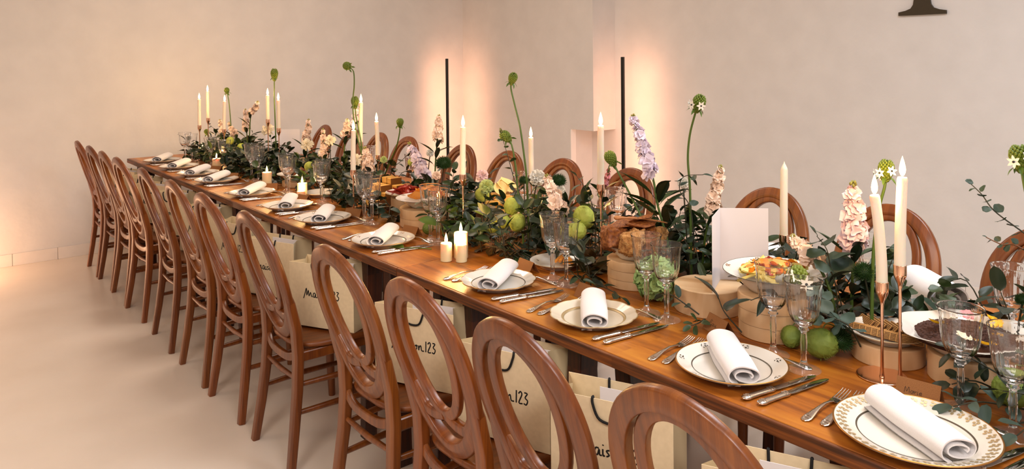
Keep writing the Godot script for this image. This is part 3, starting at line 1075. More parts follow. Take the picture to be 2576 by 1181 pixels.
func build_settings() -> void:
	plate_mesh(0.146, 0.0, 1, "large")
	plate_mesh(0.128, 0.0, 1, "round")
	plate_mesh(0.124, 0.035, 12, "wavy")
	G.spray = motif("spray", 0.128).mesh()
	G.lace = motif("lace", 0.146).mesh()
	var kinds := [["large", "lace", "white plate with a gold lace rim"], ["round", "spray", "white plate with small grey sprays"], ["wavy", "wide", "cream scalloped plate with a grey band"], ["wavy", "plain", "white fluted-edge plate with thin gold rim"], ["round", "gold_spray", "white plate with small gold sprays"], ["round", "spray", "white plate with a few grey sprays"], ["wavy", "plain", "scalloped white plate"], ["wavy", "plain", "white scalloped plate catching candlelight"], ["round", "gold_spray", "white plate"], ["round", "spray", "white plate"], ["round", "plain", "plain white plate"], ["round", "plain", "white plate"]]
	var knife := make_knife()
	var fork := make_fork()
	var spoon := make_spoon()
	var nap := make_napkin()
	for k in PLATES.size():
		var d: float = PLATES[k]
		var which: String = ("of the %s front place setting" % ORD[k]) if k < 11 else "of the last front place setting"
		var px := 1.512
		var a: Array = kinds[k]
		plate_at(Vector3(px, TOP, -d), 0.3 * k, a[0], a[1], "%s %s" % [a[2], which], "plates of the front row")
		obstacles.append([px, -d, 0.14, 0.82])
		# napkin on the plate
		var ang := deg_to_rad(float(NAP_ANGLE[k]))
		var nat := Vector3(px + 0.003, TOP + (0.0135 if k > 0 else 0.0125), -d + 0.004)
		var no := nap if k == 0 else dup(nap, nat, 0)
		no.position = nat
		no.rotation = Vector3(0.028, 1.5 * PI + ang, 0)
		if k == 0:
			no.scale = Vector3(1.08, 1.05, 1.06)
		tag(no, "white rolled linen napkin on the plate %s" % which, "napkin", "rolled napkins of the front row")
		# knives to the near side, forks to the far side
		for i in 2:
			var kp := Vector3(1.402 + 0.004 * i, TOP, -(d - 0.105 - 0.036 * i))
			var ko := knife if k == 0 and i == 0 else dup(knife, kp, 0)
			ko.position = kp
			ko.rotation.y = PI / 2 + deg_to_rad(-12.0 + 2.0 * (k % 3) + 2 * i)
			tag(ko, "silver knife, %s the plate, %s" % [["closest to", "farther from"][i], which], "knife", "silver knives of the front row")
			var fp := Vector3(1.416 - 0.012 * i + (0.0 if i == 0 else 0.022), TOP, -(d + (0.176 if k != 1 else 0.168) - 0.036 * i))
			var fo := fork if k == 0 and i == 0 else dup(fork, fp, 0)
			fo.position = fp
			fo.rotation.y = PI / 2 + deg_to_rad(1.0 + 3.0 * ((k + i) % 3))
			tag(fo, "silver fork, %s the plate, %s" % [["farther from", "closest to"][i], which], "fork", "silver forks of the front row")
		var sp := Vector3(1.664, TOP, -(d - 0.118))
		var so := spoon if k == 0 else dup(spoon, sp, 0)
		so.position = sp
		so.rotation.y = PI + deg_to_rad(6.0 + 4.0 * (k % 2))
		tag(so, "silver dessert spoon behind the plate %s" % which, "spoon", "silver dessert spoons of the front row")
	# one setting across the table shows between the flowers
	plate_at(Vector3(2.322, TOP, -0.945), 0.4, "round", "plain", "white plate with thin grey band across the table, under a folded napkin", "")
	var n2 := dup(nap, Vector3(2.285, TOP + 0.012, -0.915), 0, "white loosely folded napkin on the plate across the table", "")
	n2.rotation = Vector3(0.03, PI * 1.5 + deg_to_rad(52), 0)
	n2.scale = Vector3(1.55, 2.3, 0.9)
	plate_at(Vector3(2.33, TOP, -1.50), 0.1, "wavy", "plain", "white scalloped plate across the table behind the menu card", "")
	var n3 := dup(nap, Vector3(2.36, TOP + 0.0135, -1.49), 0, "white rolled napkin across the table beside the white menu card", "")
	n3.rotation = Vector3(0.028, PI * 1.5 + deg_to_rad(20), 0)

# ------------------------------------------------------------------ wine glasses
func build_glasses() -> void:
	var pr := []
	for a in [[0, 0.0192], [.0070, .0192], [.0072, .021], [.0058, .034], [.0066, .050], [.0074, .064], [.0062, .084], [.0066, .0925], [.0118, .0958], [.0124, .0985], [.0088, .1018], [.0100, .1048], [.0200, .1108], [.0285, .122], [.0338, .137], [.0364, .157], [.0378, .177], [.0398, .193], [.0436, .2085], [.0450, .2132], [.0447, .2142], [.0440, .2138], [.0428, .2085], [.0389, .193], [.0368, .177], [.0353, .157], [.0326, .138], [.0272, .1245], [.0180, .1155], [.0060, .1122], [0, .1118]]:
		pr.append(Vector2(a[0], a[1]))
	var b := Mb.new()
	b.lathe(pr, 72, Transform3D.IDENTITY, func(t: float, r: float, y: float) -> float:
		if y > 0.022 and y < 0.092 and r < 0.01:
			return 1.0 + 0.10 * cos(t * 6.0)
		if y > 0.108 and y < 0.212 and r > 0.01:
			return 1.0 + 0.055 * absf(cos(t * 9.0)) * sin(PI * clampf((y - 0.108) / 0.104, 0, 1))
		return 1.0)
	var gm := b.mesh()
	var fb := Mb.new()
	var fp := []
	for a in [[0, 0.0008], [.020, 0.0008], [.0385, 0], [.0395, .0014], [.036, .0036], [.022, .0072], [.0115, .0125], [.0078, .0195], [0, .0195]]:
		fp.append(Vector2(a[0], a[1]))
	fb.lathe(fp, 48)
	var fm := fb.mesh()
	# x, depth, height factor, label
	var where := [[1.718, 0.633, 1.0, "fluted wine glass in front of the granola bowl, left of its pair"], [1.667, 0.521, 1.0, "fluted wine glass at the right edge of the near setting"],
		[1.651, 0.948, 0.995, "fluted wine glass in front of the salad bowl, nearer of two"], [1.678, 1.045, 1.07, "fluted wine glass in front of the salad bowl, farther of two"],
		[1.674, 1.377, 1.01, "fluted wine glass before the green hydrangea, nearer of two"], [1.677, 1.453, 1.07, "fluted wine glass before the green hydrangea, farther of two"],
		[1.686, 1.801, 0.995, "fluted wine glass behind the fourth plate, nearer of two"], [1.697, 1.88, 1.04, "fluted wine glass behind the fourth plate, farther of two"],
		[1.678, 2.542, 1.03, "fluted wine glass by the chip bowl, nearer of two"], [1.684, 2.607, 1.07, "fluted wine glass by the chip bowl, farther of two"],
		[1.658, 3.047, 0.995, "fluted wine glass before the cheese stack, nearer of two"], [1.655, 3.115, 1.05, "fluted wine glass before the cheese stack, farther of two"],
		[1.70, 3.66, 0.97, "fluted wine glass behind the pillar candles, nearer of two"], [1.744, 3.735, 1.0, "fluted wine glass behind the pillar candles, farther of two"],
		[1.677, 4.022, 0.96, "fluted wine glass lit by pillar candles, nearer of two"], [1.70, 4.115, 1.0, "fluted wine glass lit by pillar candles, farther of two"],
		[1.718, 4.586, 1.01, "fluted wine glass beyond the ninth plate, nearer of two"], [1.71, 4.677, 1.06, "fluted wine glass beyond the ninth plate, farther of two"],
		[1.747, 5.287, 0.93, "fluted wine glass beside a far pillar candle, nearer of two"], [1.727, 5.517, 0.93, "fluted wine glass beside a far pillar candle, farther of two"],
		[1.696, 5.858, 0.95, "fluted wine glass at the far table end, nearer of two"], [1.674, 5.94, 0.98, "fluted wine glass at the far table end, farther of two"],
		[2.242, 2.093, 1.0, "fluted wine glass behind the bread, across the table, right of two"], [2.205, 2.168, 1.02, "fluted wine glass behind the bread, across the table, left of two"],
		[2.22, 2.66, 1.02, "fluted wine glass across the table behind the yellow cheese slices"], [2.24, 2.55, 1.0, "fluted wine glass across the table, right of the yellow cheese slices"],
		[2.19, 3.56, 1.04, "fluted wine glass across the table behind the cheese stack"], [2.19, 4.06, 1.04, "fluted wine glass across the table behind the peach stock flowers"],
		[2.10, 0.66, 1.05, "fluted wine glass across the table at the right picture edge"], [2.19, 1.58, 1.0, "fluted wine glass across the table hidden behind eucalyptus"], [2.20, 1.06, 1.0, "fluted wine glass across the table behind the leaning tapers"]]
	for a in where:
		var t := thing("wine_glass", a[3], "glass", Vector3(a[0], TOP, -a[1]), rng.randf() * TAU)
		t.scale = Vector3(1, a[2], 1)
		part("bowl_and_stem", gm, M.glass, t)
		part("foot", fm, M.glass_foot, t)
		obstacles.append([a[0], -a[1], 0.042, 0.98])

# ------------------------------------------------------------------ candles
func flame(parent: Node3D, at: Vector3, s := 1.0, energy := 0.045) -> void:
	if not G.has("flame"):
		var b := Mb.new()
		b.lathe([Vector2(0, 0), Vector2(0.0030, 0.002), Vector2(0.0052, 0.007), Vector2(0.0058, 0.012), Vector2(0.0050, 0.018), Vector2(0.0034, 0.025), Vector2(0.0016, 0.031), Vector2(0, 0.036)], 14)
		G.flame = b.mesh()
		var k := Mb.new()
		k.tube([Vector3(0, -0.004, 0), Vector3(0.0006, 0.002, 0), Vector3(0.0016, 0.007, 0.0005)], [0.0009, 0.0009, 0.0007], 6)
		G.wick = k.mesh()
	part("wick", G.wick, M.wick, parent, Transform3D(Basis(), at))
	part("flame", G.flame, M.flame, parent, Transform3D(Basis().scaled(Vector3(1.25, 1.3, 1.25) * s), at + Vector3(0, 0.002, 0)))
	var l := OmniLight3D.new()
	l.name = "flame_light"
	l.light_color = Color(1.0, 0.78, 0.50)
	l.light_energy = energy
	l.light_size = 0.006
	l.omni_range = 12.0
	l.omni_attenuation = 2.0
	l.shadow_enabled = true
	l.position = at + Vector3(0, 0.014 * s, 0)
	parent.add_child(l, true)

func build_candles() -> void:
	var pil := [[1.558, 2.307, 0.0665, 0.0212, "short ivory pillar candle, left one of the three on the table joint"], [1.594, 2.262, 0.064, 0.0205, "short ivory pillar candle, right one of the three on the table joint"], [1.624, 2.306, 0.096, 0.0259, "tall ivory pillar candle behind two short ones on the table joint"],
		[1.681, 4.35, 0.088, 0.0272, "ivory pillar candle behind the eighth plate, standing alone"], [1.688, 3.87, 0.081, 0.0266, "taller ivory pillar candle of the pair by the kraft card"], [1.655, 3.81, 0.050, 0.0222, "shorter ivory pillar candle of the pair by the kraft card"],
		[1.708, 5.33, 0.071, 0.0285, "small ivory pillar candle among far wine glasses"], [1.86, 6.15, 0.060, 0.027, "ivory pillar candle nearest the far wall"], [1.84, 5.62, 0.055, 0.025, "low ivory pillar candle behind a far wine glass"], [2.13, 2.36, 0.08, 0.026, "ivory pillar candle glowing across the table behind peach flowers"], [2.16, 1.99, 0.075, 0.026, "ivory pillar candle glowing across the table near the bread"]]
	for a in pil:
		var t := thing("pillar_candle", a[4], "candle", Vector3(a[0], TOP, -a[1]), 0)
		var r: float = a[3]
		var h: float = a[2]
		var b := Mb.new()
		b.lathe([Vector2(0, 0), Vector2(r * 0.96, 0), Vector2(r, 0.002), Vector2(r, h * 0.5), Vector2(r * 0.995, h - 0.004), Vector2(r * 0.96, h), Vector2(r * 0.80, h - 0.001), Vector2(r * 0.5, h - 0.004), Vector2(0, h - 0.005)], 32, Transform3D.IDENTITY, func(q: float, rr: float, y: float) -> float: return 1.0 + (0.02 * sin(q * 2.0 + 1.0) * smoothstep(h * 0.6, h, y)))
		obj("wax_body", b, M.wax_pillar, t)
		flame(t, Vector3(0, h - 0.004, 0), 0.85, 0.035)
		obstacles.append([a[0], -a[1], r + 0.008, 0.9])
	# tapers: foot x, depth, cup height, candle length, lean x, lean z, lit, label
	var tp := [[2.151, 1.301, 0.181, 0.200, 0.017, 0.008, false, "unlit ivory taper in a copper holder behind the salad bowl", "copper holder of the unlit taper behind the salad bowl"],
		[1.942, 1.891, 0.291, 0.210, -0.012, -0.014, true, "lit ivory taper leaning above the bread", "slim copper holder of the taper above the bread"],
		[1.77, 2.495, 0.276, 0.190, 0.004, 0.0, true, "lit ivory taper rising behind the three pillar candles", "slim copper holder behind the three pillar candles"],
		[2.215, 2.59, 0.215, 0.170, -0.009, -0.010, true, "lit ivory taper across the table behind the tall green stem", "copper holder across the table behind the white carnation"],
		[1.694, 3.293, 0.215, 0.189, 0.004, -0.002, true, "lit ivory taper beside the cheese stack", "slim copper holder beside the cheese stack"],
		[2.036, 3.862, 0.277, 0.223, 0.004, -0.003, true, "lit ivory taper behind the tallest curved stem", "copper holder behind the tallest curved stem"],
		[2.046, 3.684, 0.218, 0.186, -0.015, -0.016, true, "lit ivory taper leaning in front of a chair across the table", "copper holder in front of a chair across the table"],
		[1.923, 4.761, 0.304, 0.181, 0.0, 0.0, true, "lit ivory taper with the tallest flame beside the far upright stem", "copper holder beside the far upright stem"],
		[1.938, 4.982, 0.348, 0.160, 0.001, 0.0, true, "lit ivory taper half hidden behind the far upright stem", "copper holder half hidden behind the far upright stem"],
		[1.85, 5.595, 0.246, 0.202, 0.008, 0.0, true, "lit ivory taper among the far peach flowers", "copper holder among the far peach flowers"],
		[1.873, 6.029, 0.302, 0.206, 0.0, 0.0, true, "lit ivory taper, taller of the pair at the far table end", "copper holder, taller of the pair at the far table end"],
		[1.764, 5.883, 0.262, 0.194, 0.002, 0.0, true, "lit ivory taper, shorter of the pair at the far table end", "copper holder, shorter of the pair at the far table end"]]
	for a in tp:
		var h := thing("candle_holder", a[8], "candlestick", Vector3(a[0], TOP, -a[1]), 0)
		holder_base(h, 0.046)
		holder_stem(h, Vector3.ZERO, a[2])
		taper(Vector3(a[0], TOP + a[2] - 0.014, -a[1]), a[3] + 0.014, a[4], -a[5], a[6], a[7])
		obstacles.append([a[0], -a[1], 0.012, 1.4])
	# the near holder carries two stems on one round foot
	var dh := thing("candle_holder", "copper holder with two stems on one round foot", "candlestick", Vector3(1.752, TOP, -0.812), 0)
	holder_base(dh, 0.054)
	holder_stem(dh, Vector3(-0.012, 0, 0.006), 0.224)
	holder_stem(dh, Vector3(0.013, 0, 0.035), 0.264)
	taper(Vector3(1.740, TOP + 0.210, -0.806), 0.212, -0.010, -0.012, true, "lit ivory taper leaning left on the near copper holder, the lower")
	taper(Vector3(1.765, TOP + 0.250, -0.777), 0.214, 0.004, 0.004, true, "lit ivory taper upright on the near copper holder, the higher")
	obstacles.append([1.752, -0.812, 0.06, 0.80])

func holder_base(t: Node3D, r: float) -> void:
	var b := Mb.new()
	b.lathe([Vector2(0, 0), Vector2(r * 0.97, 0), Vector2(r, 0.001), Vector2(r, 0.003), Vector2(r * 0.97, 0.004), Vector2(0, 0.0044)], 40)
	obj("foot", b, M.copper, t)

func holder_stem(t: Node3D, o: Vector3, h: float) -> void:
	var b := Mb.new()
	b.lathe([Vector2(0, 0.003), Vector2(0.0062, 0.003), Vector2(0.0050, 0.010), Vector2(0.0038, 0.02), Vector2(0.0034, h * 0.5), Vector2(0.0036, h - 0.055), Vector2(0.0048, h - 0.050), Vector2(0.0050, h - 0.046), Vector2(0.0135, h - 0.026), Vector2(0.0142, h - 0.020), Vector2(0.0142, h - 0.001), Vector2(0.0136, h), Vector2(0.0130, h - 0.001), Vector2(0.0128, h - 0.016), Vector2(0, h - 0.016)], 24, Transform3D(Basis(), o))
	obj("stem", b, M.copper, t)

func taper(at: Vector3, len: float, lx: float, lz: float, lit: bool, label: String) -> void:
	var t := thing("taper_candle", label, "candle", at, 0)
	var pts := []
	var rr := []
	for k in 9:
		var q := k / 8.0
		pts.append(Vector3(lx * q * q, len * q, lz * q * q))
		rr.append(0.0125 - 0.0014 * q)
	if lit:
		rr[8] = 0.0095
		pts[7] = Vector3(lx * 0.95, len * 0.975, lz * 0.95)
		rr[7] = 0.0113
	else:
		for a in [[1.03, 0.0095], [1.07, 0.0055], [1.10, 0.0018], [1.125, 0.0012]]:
			pts.append(Vector3(lx * a[0], len * a[0], lz * a[0]))
			rr.append(a[1])
	var b := Mb.new()
	b.tube(pts, rr, 20)
	obj("wax_body", b, M.wax, t)
	if lit:
		flame(t, Vector3(lx, len, lz), 1.0, 0.05)

# ------------------------------------------------------------------ boxes, bowls and food
func round_box(x: float, d: float, r: float, h: float, bands: int, label: String) -> void:
	var t := thing("round_box", label, "box", Vector3(x, TOP, -d), rng.randf() * TAU)
	var pr := [Vector2(0, 0), Vector2(r * 0.985, 0), Vector2(r, 0.002)]
	for k in range(1, bands):
		var y := h * k / bands
		pr.append_array([Vector2(r, y - 0.0015), Vector2(r - 0.0022, y - 0.0012), Vector2(r - 0.0022, y + 0.0002), Vector2(r + 0.0012 * k, y + 0.0004)])
	pr.append_array([Vector2(r + 0.0012 * (bands - 1), h - 0.003), Vector2(r, h - 0.001), Vector2(r - 0.003, h), Vector2(0, h)])
	var b := Mb.new()
	b.lathe(pr, 64)
	obj("box_body", b, M.box_wood, t)
	obstacles.append([x, -d, r + 0.01, TOP + h])

func bowl(x: float, y: float, d: float, r: float, h: float, label: String, lobed := 0, ornament := false) -> void:
	var t := thing("serving_bowl", label, "bowl", Vector3(x, y, -d), 0.5)
	var pr := []
	for a in [[0, .003], [.42, .003], [.45, 0], [.50, 0], [.52, .004], [.62, .30], [.74, .62], [.86, .84], [.985, .985], [1.0, 1.0], [.99, 1.02], [.86, .91], [.74, .70], [.60, .38], [.48, .16], [0, .12]]:
		pr.append(Vector2(a[0] * r, a[1] * h if a[1] != .003 and a[1] != .004 else a[1]))
	var md := func(q: float, rr: float, _y: float) -> float: return 1.0 + (0.06 * cos(q * lobed) * smoothstep(0.5, 1.0, rr / r) if lobed > 0 else 0.0)
	var b := Mb.new()
	b.lathe(pr, 72, Transform3D.IDENTITY, md)
	obj("bowl_body", b, M.porcelain, t)
	var g := Mb.new()
	g.lathe([Vector2(r * 0.988, h * 1.016), Vector2(r * 0.996, h * 0.995), Vector2(r * 1.003, h * 1.0), Vector2(r * 0.998, h * 1.03), Vector2(r * 0.988, h * 1.016)], 72, Transform3D.IDENTITY, md)
	obj("rim_line", g, M.motif_grey if lobed == 0 else M.porcelain, t)
	if ornament:
		var m := Mb.new()
		for k in 6:
			var a := TAU * k / 6 + 0.4
			for i in 8:
				var px := r * 0.92 + 0.004 * sin(i * 2.4)
				m.grid(6, 1, func(u: float, v: float) -> Vector3: return Vector3(px + v * 0.003 * cos(u * TAU), h * 0.962 + 0.0012 + (px - r * 0.92 + v * 0.003 * cos(u * TAU)) * h * 0.85 / r, (i - 3.5) * 0.0026 - v * 0.0016 * sin(u * TAU)), Transform3D(Basis(Vector3.UP, a), Vector3.ZERO))
		obj("printed_sprays", m, M.motif_gold, t)
	obstacles.append([x, -d, r + 0.005, y + h])

func chip_mesh(w: float, l: float, curl: float, th: float, seed_: int) -> ArrayMesh:
	# a thin curved flake with thickness
	var b := Mb.new()
	var f := func(u: float, v: float, s: float) -> Vector3:
		var x := (u - 0.5) * w * (0.35 + 0.65 * sin(PI * clampf(v * 0.86 + 0.08, 0, 1)))
		var z := (v - 0.5) * l
		return Vector3(x, curl * (4 * x * x / (w * w) + 1.4 * z * z / (l * l)) + 0.08 * w * sin(u * 7.0 + v * 5.0 + seed_) + s * th, z)
	b.grid(6, 8, func(u: float, v: float) -> Vector3: return f.call(u, 1.0 - v, 0.5))
	b.grid(6, 8, func(u: float, v: float) -> Vector3: return f.call(u, v, -0.5))
	return b.mesh()

func blob_mesh(size: Vector3, rough: float, freq: float, seed_: int, nu := 20, nv := 12, power := 1.0) -> ArrayMesh:
	var nz := FastNoiseLite.new()
	nz.seed = seed_
	nz.frequency = freq
	nz.fractal_octaves = 3
	var b := Mb.new()
	b.grid(nu, nv, func(u: float, v: float) -> Vector3:
		var t := u * TAU
		var p := (v - 0.5) * PI
		var q := Vector3(signf(cos(t)) * pow(absf(cos(t)), power) * pow(maxf(cos(p), 0), power), signf(sin(p)) * pow(absf(sin(p)), power), -signf(sin(t)) * pow(absf(sin(t)), power) * pow(maxf(cos(p), 0), power))
		return q * size * 0.5 * (1.0 + rough * nz.get_noise_3dv(q)), Transform3D.IDENTITY, true)
	return b.mesh()

func rot3(x: float, y: float, z: float) -> Basis:
	return Basis.from_euler(Vector3(x, y, z))

func scatter(called: String, label: String, category: String, group: String, meshes: Array, mat: Material, at: Vector3, r: float, n: int, tilt: float, rise: float, sizes := 1.0) -> void:
	# separate pieces heaped inside a dish of radius r; the first is the proto, the rest share its mesh
	for k in n:
		var a := k * 2.399 + rng.randf() * 0.5
		var q := sqrt((k + 0.5) / n)
		var o := part(numbered(called), meshes[k % meshes.size()], mat, self)
		var s := sizes * rng.randf_range(0.85, 1.15)
		o.transform = Transform3D(rot3(rng.randf_range(-tilt, tilt), a + rng.randf(), rng.randf_range(-tilt, tilt)).scaled(Vector3.ONE * s), at + Vector3(cos(a) * r * q, rise * (1.0 - q * q) + rng.randf() * 0.006, sin(a) * r * q))
		tag(o, label, category, group)

func build_food() -> void:
	round_box(1.835, 2.88, 0.113, 0.081, 2, "round pale wooden box under the chip bowl")
	round_box(2.03, 2.59, 0.103, 0.064, 1, "round pale wooden box under the sliced cheese plate")
	round_box(1.865, 1.668, 0.086, 0.088, 3, "tall round wooden box under the bread bowl")
	round_box(1.845, 1.362, 0.098, 0.073, 1, "low round wooden box carrying the white menu card")
	round_box(1.81, 1.128, 0.088, 0.112, 3, "tall round wooden box under the salad bowl")
	round_box(1.872, 0.853, 0.082, 0.046, 1, "low round wooden box under the cracker plate")
	round_box(1.882, 0.682, 0.078, 0.062, 1, "round orange-toned wooden box under the granola bowl")
	round_box(1.905, 3.13, 0.088, 0.082, 1, "round pale wooden box under the cured meat plate")
	round_box(1.84, 4.28, 0.09, 0.03, 1, "low round wooden box under the far fruit bowl")
	# salad
	var sb := Vector3(1.824, TOP + 0.1135, -1.132)
	bowl(sb.x, sb.y, 1.132, 0.134, 0.052, "wide white bowl of yellow salad with printed sprays, on a tall box", 0, true)
	var ch := []
	for k in 4:
		ch.append(chip_mesh(0.026, 0.062, 0.010, 0.0012, k))
	var small := []
	for k in 3:
		small.append(chip_mesh(0.022, 0.026, 0.006, 0.0010, 10 + k))
	scatter("salad_leaf", "pale yellow endive leaf in the salad bowl", "salad leaf", "endive leaves of the salad", ch, M.endive, sb + Vector3(0, 0.032, 0), 0.085, 40, 0.5, 0.030)
	scatter("nasturtium_petal", "orange flower petal strewn on the salad", "petal", "orange petals on the salad", small, M.nasturtium, sb + Vector3(0, 0.046, 0), 0.080, 22, 0.7, 0.024)
	scatter("beet_piece", "dark red flake on the salad", "salad piece", "red flakes on the salad", small, M.beet, sb + Vector3(0, 0.047, 0), 0.078, 13, 0.8, 0.024, 0.8)
	# granola
	var gb := Vector3(1.89, TOP + 0.0635, -0.684)
	bowl(gb.x, gb.y, 0.684, 0.140, 0.046, "large lobed white bowl of brown granola", 6)
	var gr := Mb.new()
	var crumb := Mb.new()
	crumb.grid(6, 4, func(u: float, v: float) -> Vector3:
		var q := (v - 0.5) * PI
		return Vector3(cos(q) * cos(u * TAU), sin(q), -cos(q) * sin(u * TAU)), Transform3D.IDENTITY, true)
	gr.lathe([Vector2(0.112, 0.026), Vector2(0.10, 0.036), Vector2(0.07, 0.046), Vector2(0.03, 0.051), Vector2(0, 0.052)], 32)
	for k in 900:
		var a := rng.randf() * TAU
		var q := sqrt(rng.randf())
		gr.add(crumb, Transform3D(rot3(rng.randf() * 6, rng.randf() * 6, 0).scaled(Vector3(rng.randf_range(0.003, 0.0085), rng.randf_range(0.0025, 0.0055), rng.randf_range(0.003, 0.0075))), Vector3(cos(a) * q * 0.105, 0.053 - 0.022 * q * q, sin(a) * q * 0.105)), Color(0.6, 0.55, 0.5).lerp(Color(1.6, 1.6, 1.5), rng.randf()) * (3.2 if k % 7 == 0 else 1.0))
	var go := obj("granola", gr, M.granola, null, Transform3D(Basis(), gb))
	go.set_meta("kind", "stuff")
	tag(go, "heap of dark brown granola crumbs in the lobed bowl", "granola")
	var vi := 0
	for a in [[-0.075, 0.052, 0.02, "petal_cream"], [-0.045, 0.06, -0.05, "viola"], [-0.02, 0.058, 0.07, "viola"], [0.03, 0.062, 0.052, "viola"], [0.06, 0.060, -0.02, "petal_rose"], [0.075, 0.058, 0.03, "viola"], [-0.075, 0.050, 0.062, "viola"], [0.0, 0.062, -0.03, "petal_cream"]]:
		var lb: String = {"viola": "yellow edible flower lying on the granola", "petal_cream": "pale edible flower lying on the granola", "petal_rose": "pink edible flower lying on the granola"}[a[3]]
		var t := thing("edible_flower", lb, "flower", gb + Vector3(a[0], a[1], a[2]), vi * 1.3, "%s edible flowers on the granola" % {"viola": "yellow", "petal_cream": "pale", "petal_rose": "pink"}[a[3]])
		t.rotation.x = 0.4
		for k in 5:
			part("petal", G.get("viola_petal", petal_g("viola_petal", 0.016, 0.017, 0.3)), M[a[3]], t, Transform3D(Basis(Vector3.UP, TAU * k / 5), Vector3.ZERO))
		vi += 1
	# crackers in slanted rows
	var cp := Vector3(1.872, TOP + 0.047, -0.853)
	plate_small(cp, 0.094, "small cream plate of seeded crackers, on a low box")
	var ck := Mb.new()
	ck.cbox(Vector3(0.062, 0.0042, 0.020), 0.0012, Transform3D.IDENTITY, Color(0.30, 0.24, 0.2))
	ck.cbox(Vector3(0.061, 0.001, 0.0185), 0.0003, Transform3D(Basis(), Vector3(0, 0.0020, 0)))
	for k in 5:
		ck.cbox(Vector3(0.057, 0.0012, 0.0013), 0.0002, Transform3D(Basis(), Vector3(0, 0.0026, (k - 2) * 0.0035)), Color(0.12, 0.1, 0.08))
	var cm := ck.mesh()
	for row in 2:
		for k in 10:
			var o := part(numbered("cracker"), cm, M.cracker, self)
			o.transform = Transform3D(rot3(-0.8, PI / 2 - 0.3 + (0.55 if row == 0 else -0.35), 0), cp + Vector3(-0.030 + 0.060 * row, 0.020, -0.068 + 0.0148 * k))
			tag(o, "thin striped seeded cracker, %s from the far end of the %s row" % [ORDN[k], ["left", "right"][row]], "cracker", "crackers of the left row" if row == 0 else "crackers of the right row")
	# bread
	var bb := Vector3(1.862, TOP + 0.0895, -1.664)
	bowl(bb.x, bb.y, 1.664, 0.104, 0.046, "white bowl heaped with torn bread, on a tall box")
	var bi := 0
	for a in [[-0.055, 0.062, 0.045, 0.085, 0.075, 0.07, 0.3], [-0.005, 0.055, 0.062, 0.08, 0.068, 0.06, 1.2], [0.05, 0.062, 0.035, 0.085, 0.072, 0.07, 2.0], [-0.06, 0.064, -0.03, 0.08, 0.075, 0.075, 2.9], [0.01, 0.066, -0.045, 0.09, 0.08, 0.075, 3.6], [0.055, 0.062, -0.04, 0.075, 0.07, 0.07, 4.4]]:
		var o := part(numbered("bread_chunk"), blob_mesh(Vector3(a[3], a[4], a[5]), 0.40, 1.5, 70 + bi, 36, 20, 0.55), M.bread if bi % 2 == 0 else M.crust, self)
		o.transform = Transform3D(rot3(0.2 * sin(a[6]), a[6], 0.15), bb + Vector3(a[0], a[1], a[2]))
		tag(o, "torn chunk of rustic bread, %s round the bread bowl" % ORDN[bi], "bread", "torn bread in the bowl")
		bi += 1
	var slab := []
	for k in 4:
		var b := Mb.new()
		b.grid(20, 8, func(u: float, v: float) -> Vector3:
			var t := u * TAU
			var q := sin(v * PI)
			var edge := 1.0 + 0.10 * sin(3.0 * t + k) + 0.05 * sin(9.0 * t + 2.0 * k)
			return Vector3(cos(t) * 0.062 * edge * pow(q, 0.4), (v - 0.5) * 0.011 + 0.007 * sin(3.0 * cos(t) * q + k), -sin(t) * 0.043 * edge * pow(q, 0.4)), Transform3D.IDENTITY, true)
		slab.append(b.mesh())
	for k in 5:
		var o := part(numbered("crisp_bread"), slab[k % 4], M.crust, self)
		o.transform = Transform3D(rot3(0.22 * sin(k * 2.0), k * 1.1, 0.25 * cos(k * 1.7)), bb + Vector3(0.025 * sin(k * 2.2), 0.090 + 0.0085 * k, 0.030 * cos(k * 1.9)))
		tag(o, "dark crusty bread slice, %s up on top of the bread heap" % ORDN[k], "bread", "crusty slices on the bread heap")
	var ts := Mb.new()
	ts.sweep(curve([Vector3(-0.10, 0, 0), Vector3(-0.03, 0.006, 0), Vector3(0.04, 0.004, 0), Vector3(0.075, 0, 0)], 4), ellipse(0.006, 0.003, 8), Vector3.UP, false, [0.8, 0.8, 0.8, 0.85, 0.85, 0.9, 0.9, 1.0, 1.2, 1.6, 2.2, 2.4, 1.2])
	var to := obj("wooden_spoon", ts, smat("spoon_wood", Color(0.68, 0.44, 0.24), 0.6), null, Transform3D(rot3(0, 2.55, 0.12), bb + Vector3(-0.02, 0.128, 0.03)))
	tag(to, "small flat wooden spoon lying on the bread heap", "spoon")
	# plate with bread sticks by the tall taper
	plate_small(Vector3(1.815, TOP, -1.985), 0.098, "small grey-white plate with pale breadsticks among dark leaves")
	for k in 5:
		var b := Mb.new()
		b.sweep([Vector3(-0.05, 0, 0), Vector3(0, 0.002, 0), Vector3(0.05, 0, 0)], rrect(0.012, 0.009, 0.003), Vector3.UP, false, [0.8, 1, 0.85])
		var o := obj("breadstick", b, M.chip, null, Transform3D(rot3(0, 0.5 + 0.12 * k, 0), Vector3(1.835, TOP + 0.024 + 0.004 * (k % 2), -1.965 + 0.014 * (k - 2))))
		tag(o, "pale golden breadstick on the small plate among leaves", "breadstick", "breadsticks on the small plate")
	# chips
	var cb := Vector3(1.835, TOP + 0.0825, -2.88)
	bowl(cb.x, cb.y, 2.88, 0.132, 0.040, "wide white bowl of golden chips, on a round box", 0, true)
	var gc := []
	for k in 4:
		gc.append(chip_mesh(0.055, 0.085, 0.020, 0.002, 30 + k))
	scatter("golden_chip", "curled golden chip in the wide white bowl", "chip", "golden chips in the wide bowl", gc, M.chip, cb + Vector3(0.02, 0.030, 0.0), 0.060, 14, 0.5, 0.022)
	# cured meat
	var mp := Vector3(1.905, TOP + 0.083, -3.13)
	plate_small(mp, 0.115, "white plate of red cured meat, on a round box")
	var hm := []
	for k in 4:
		hm.append(chip_mesh(0.030, 0.075, 0.012, 0.002, 50 + k))
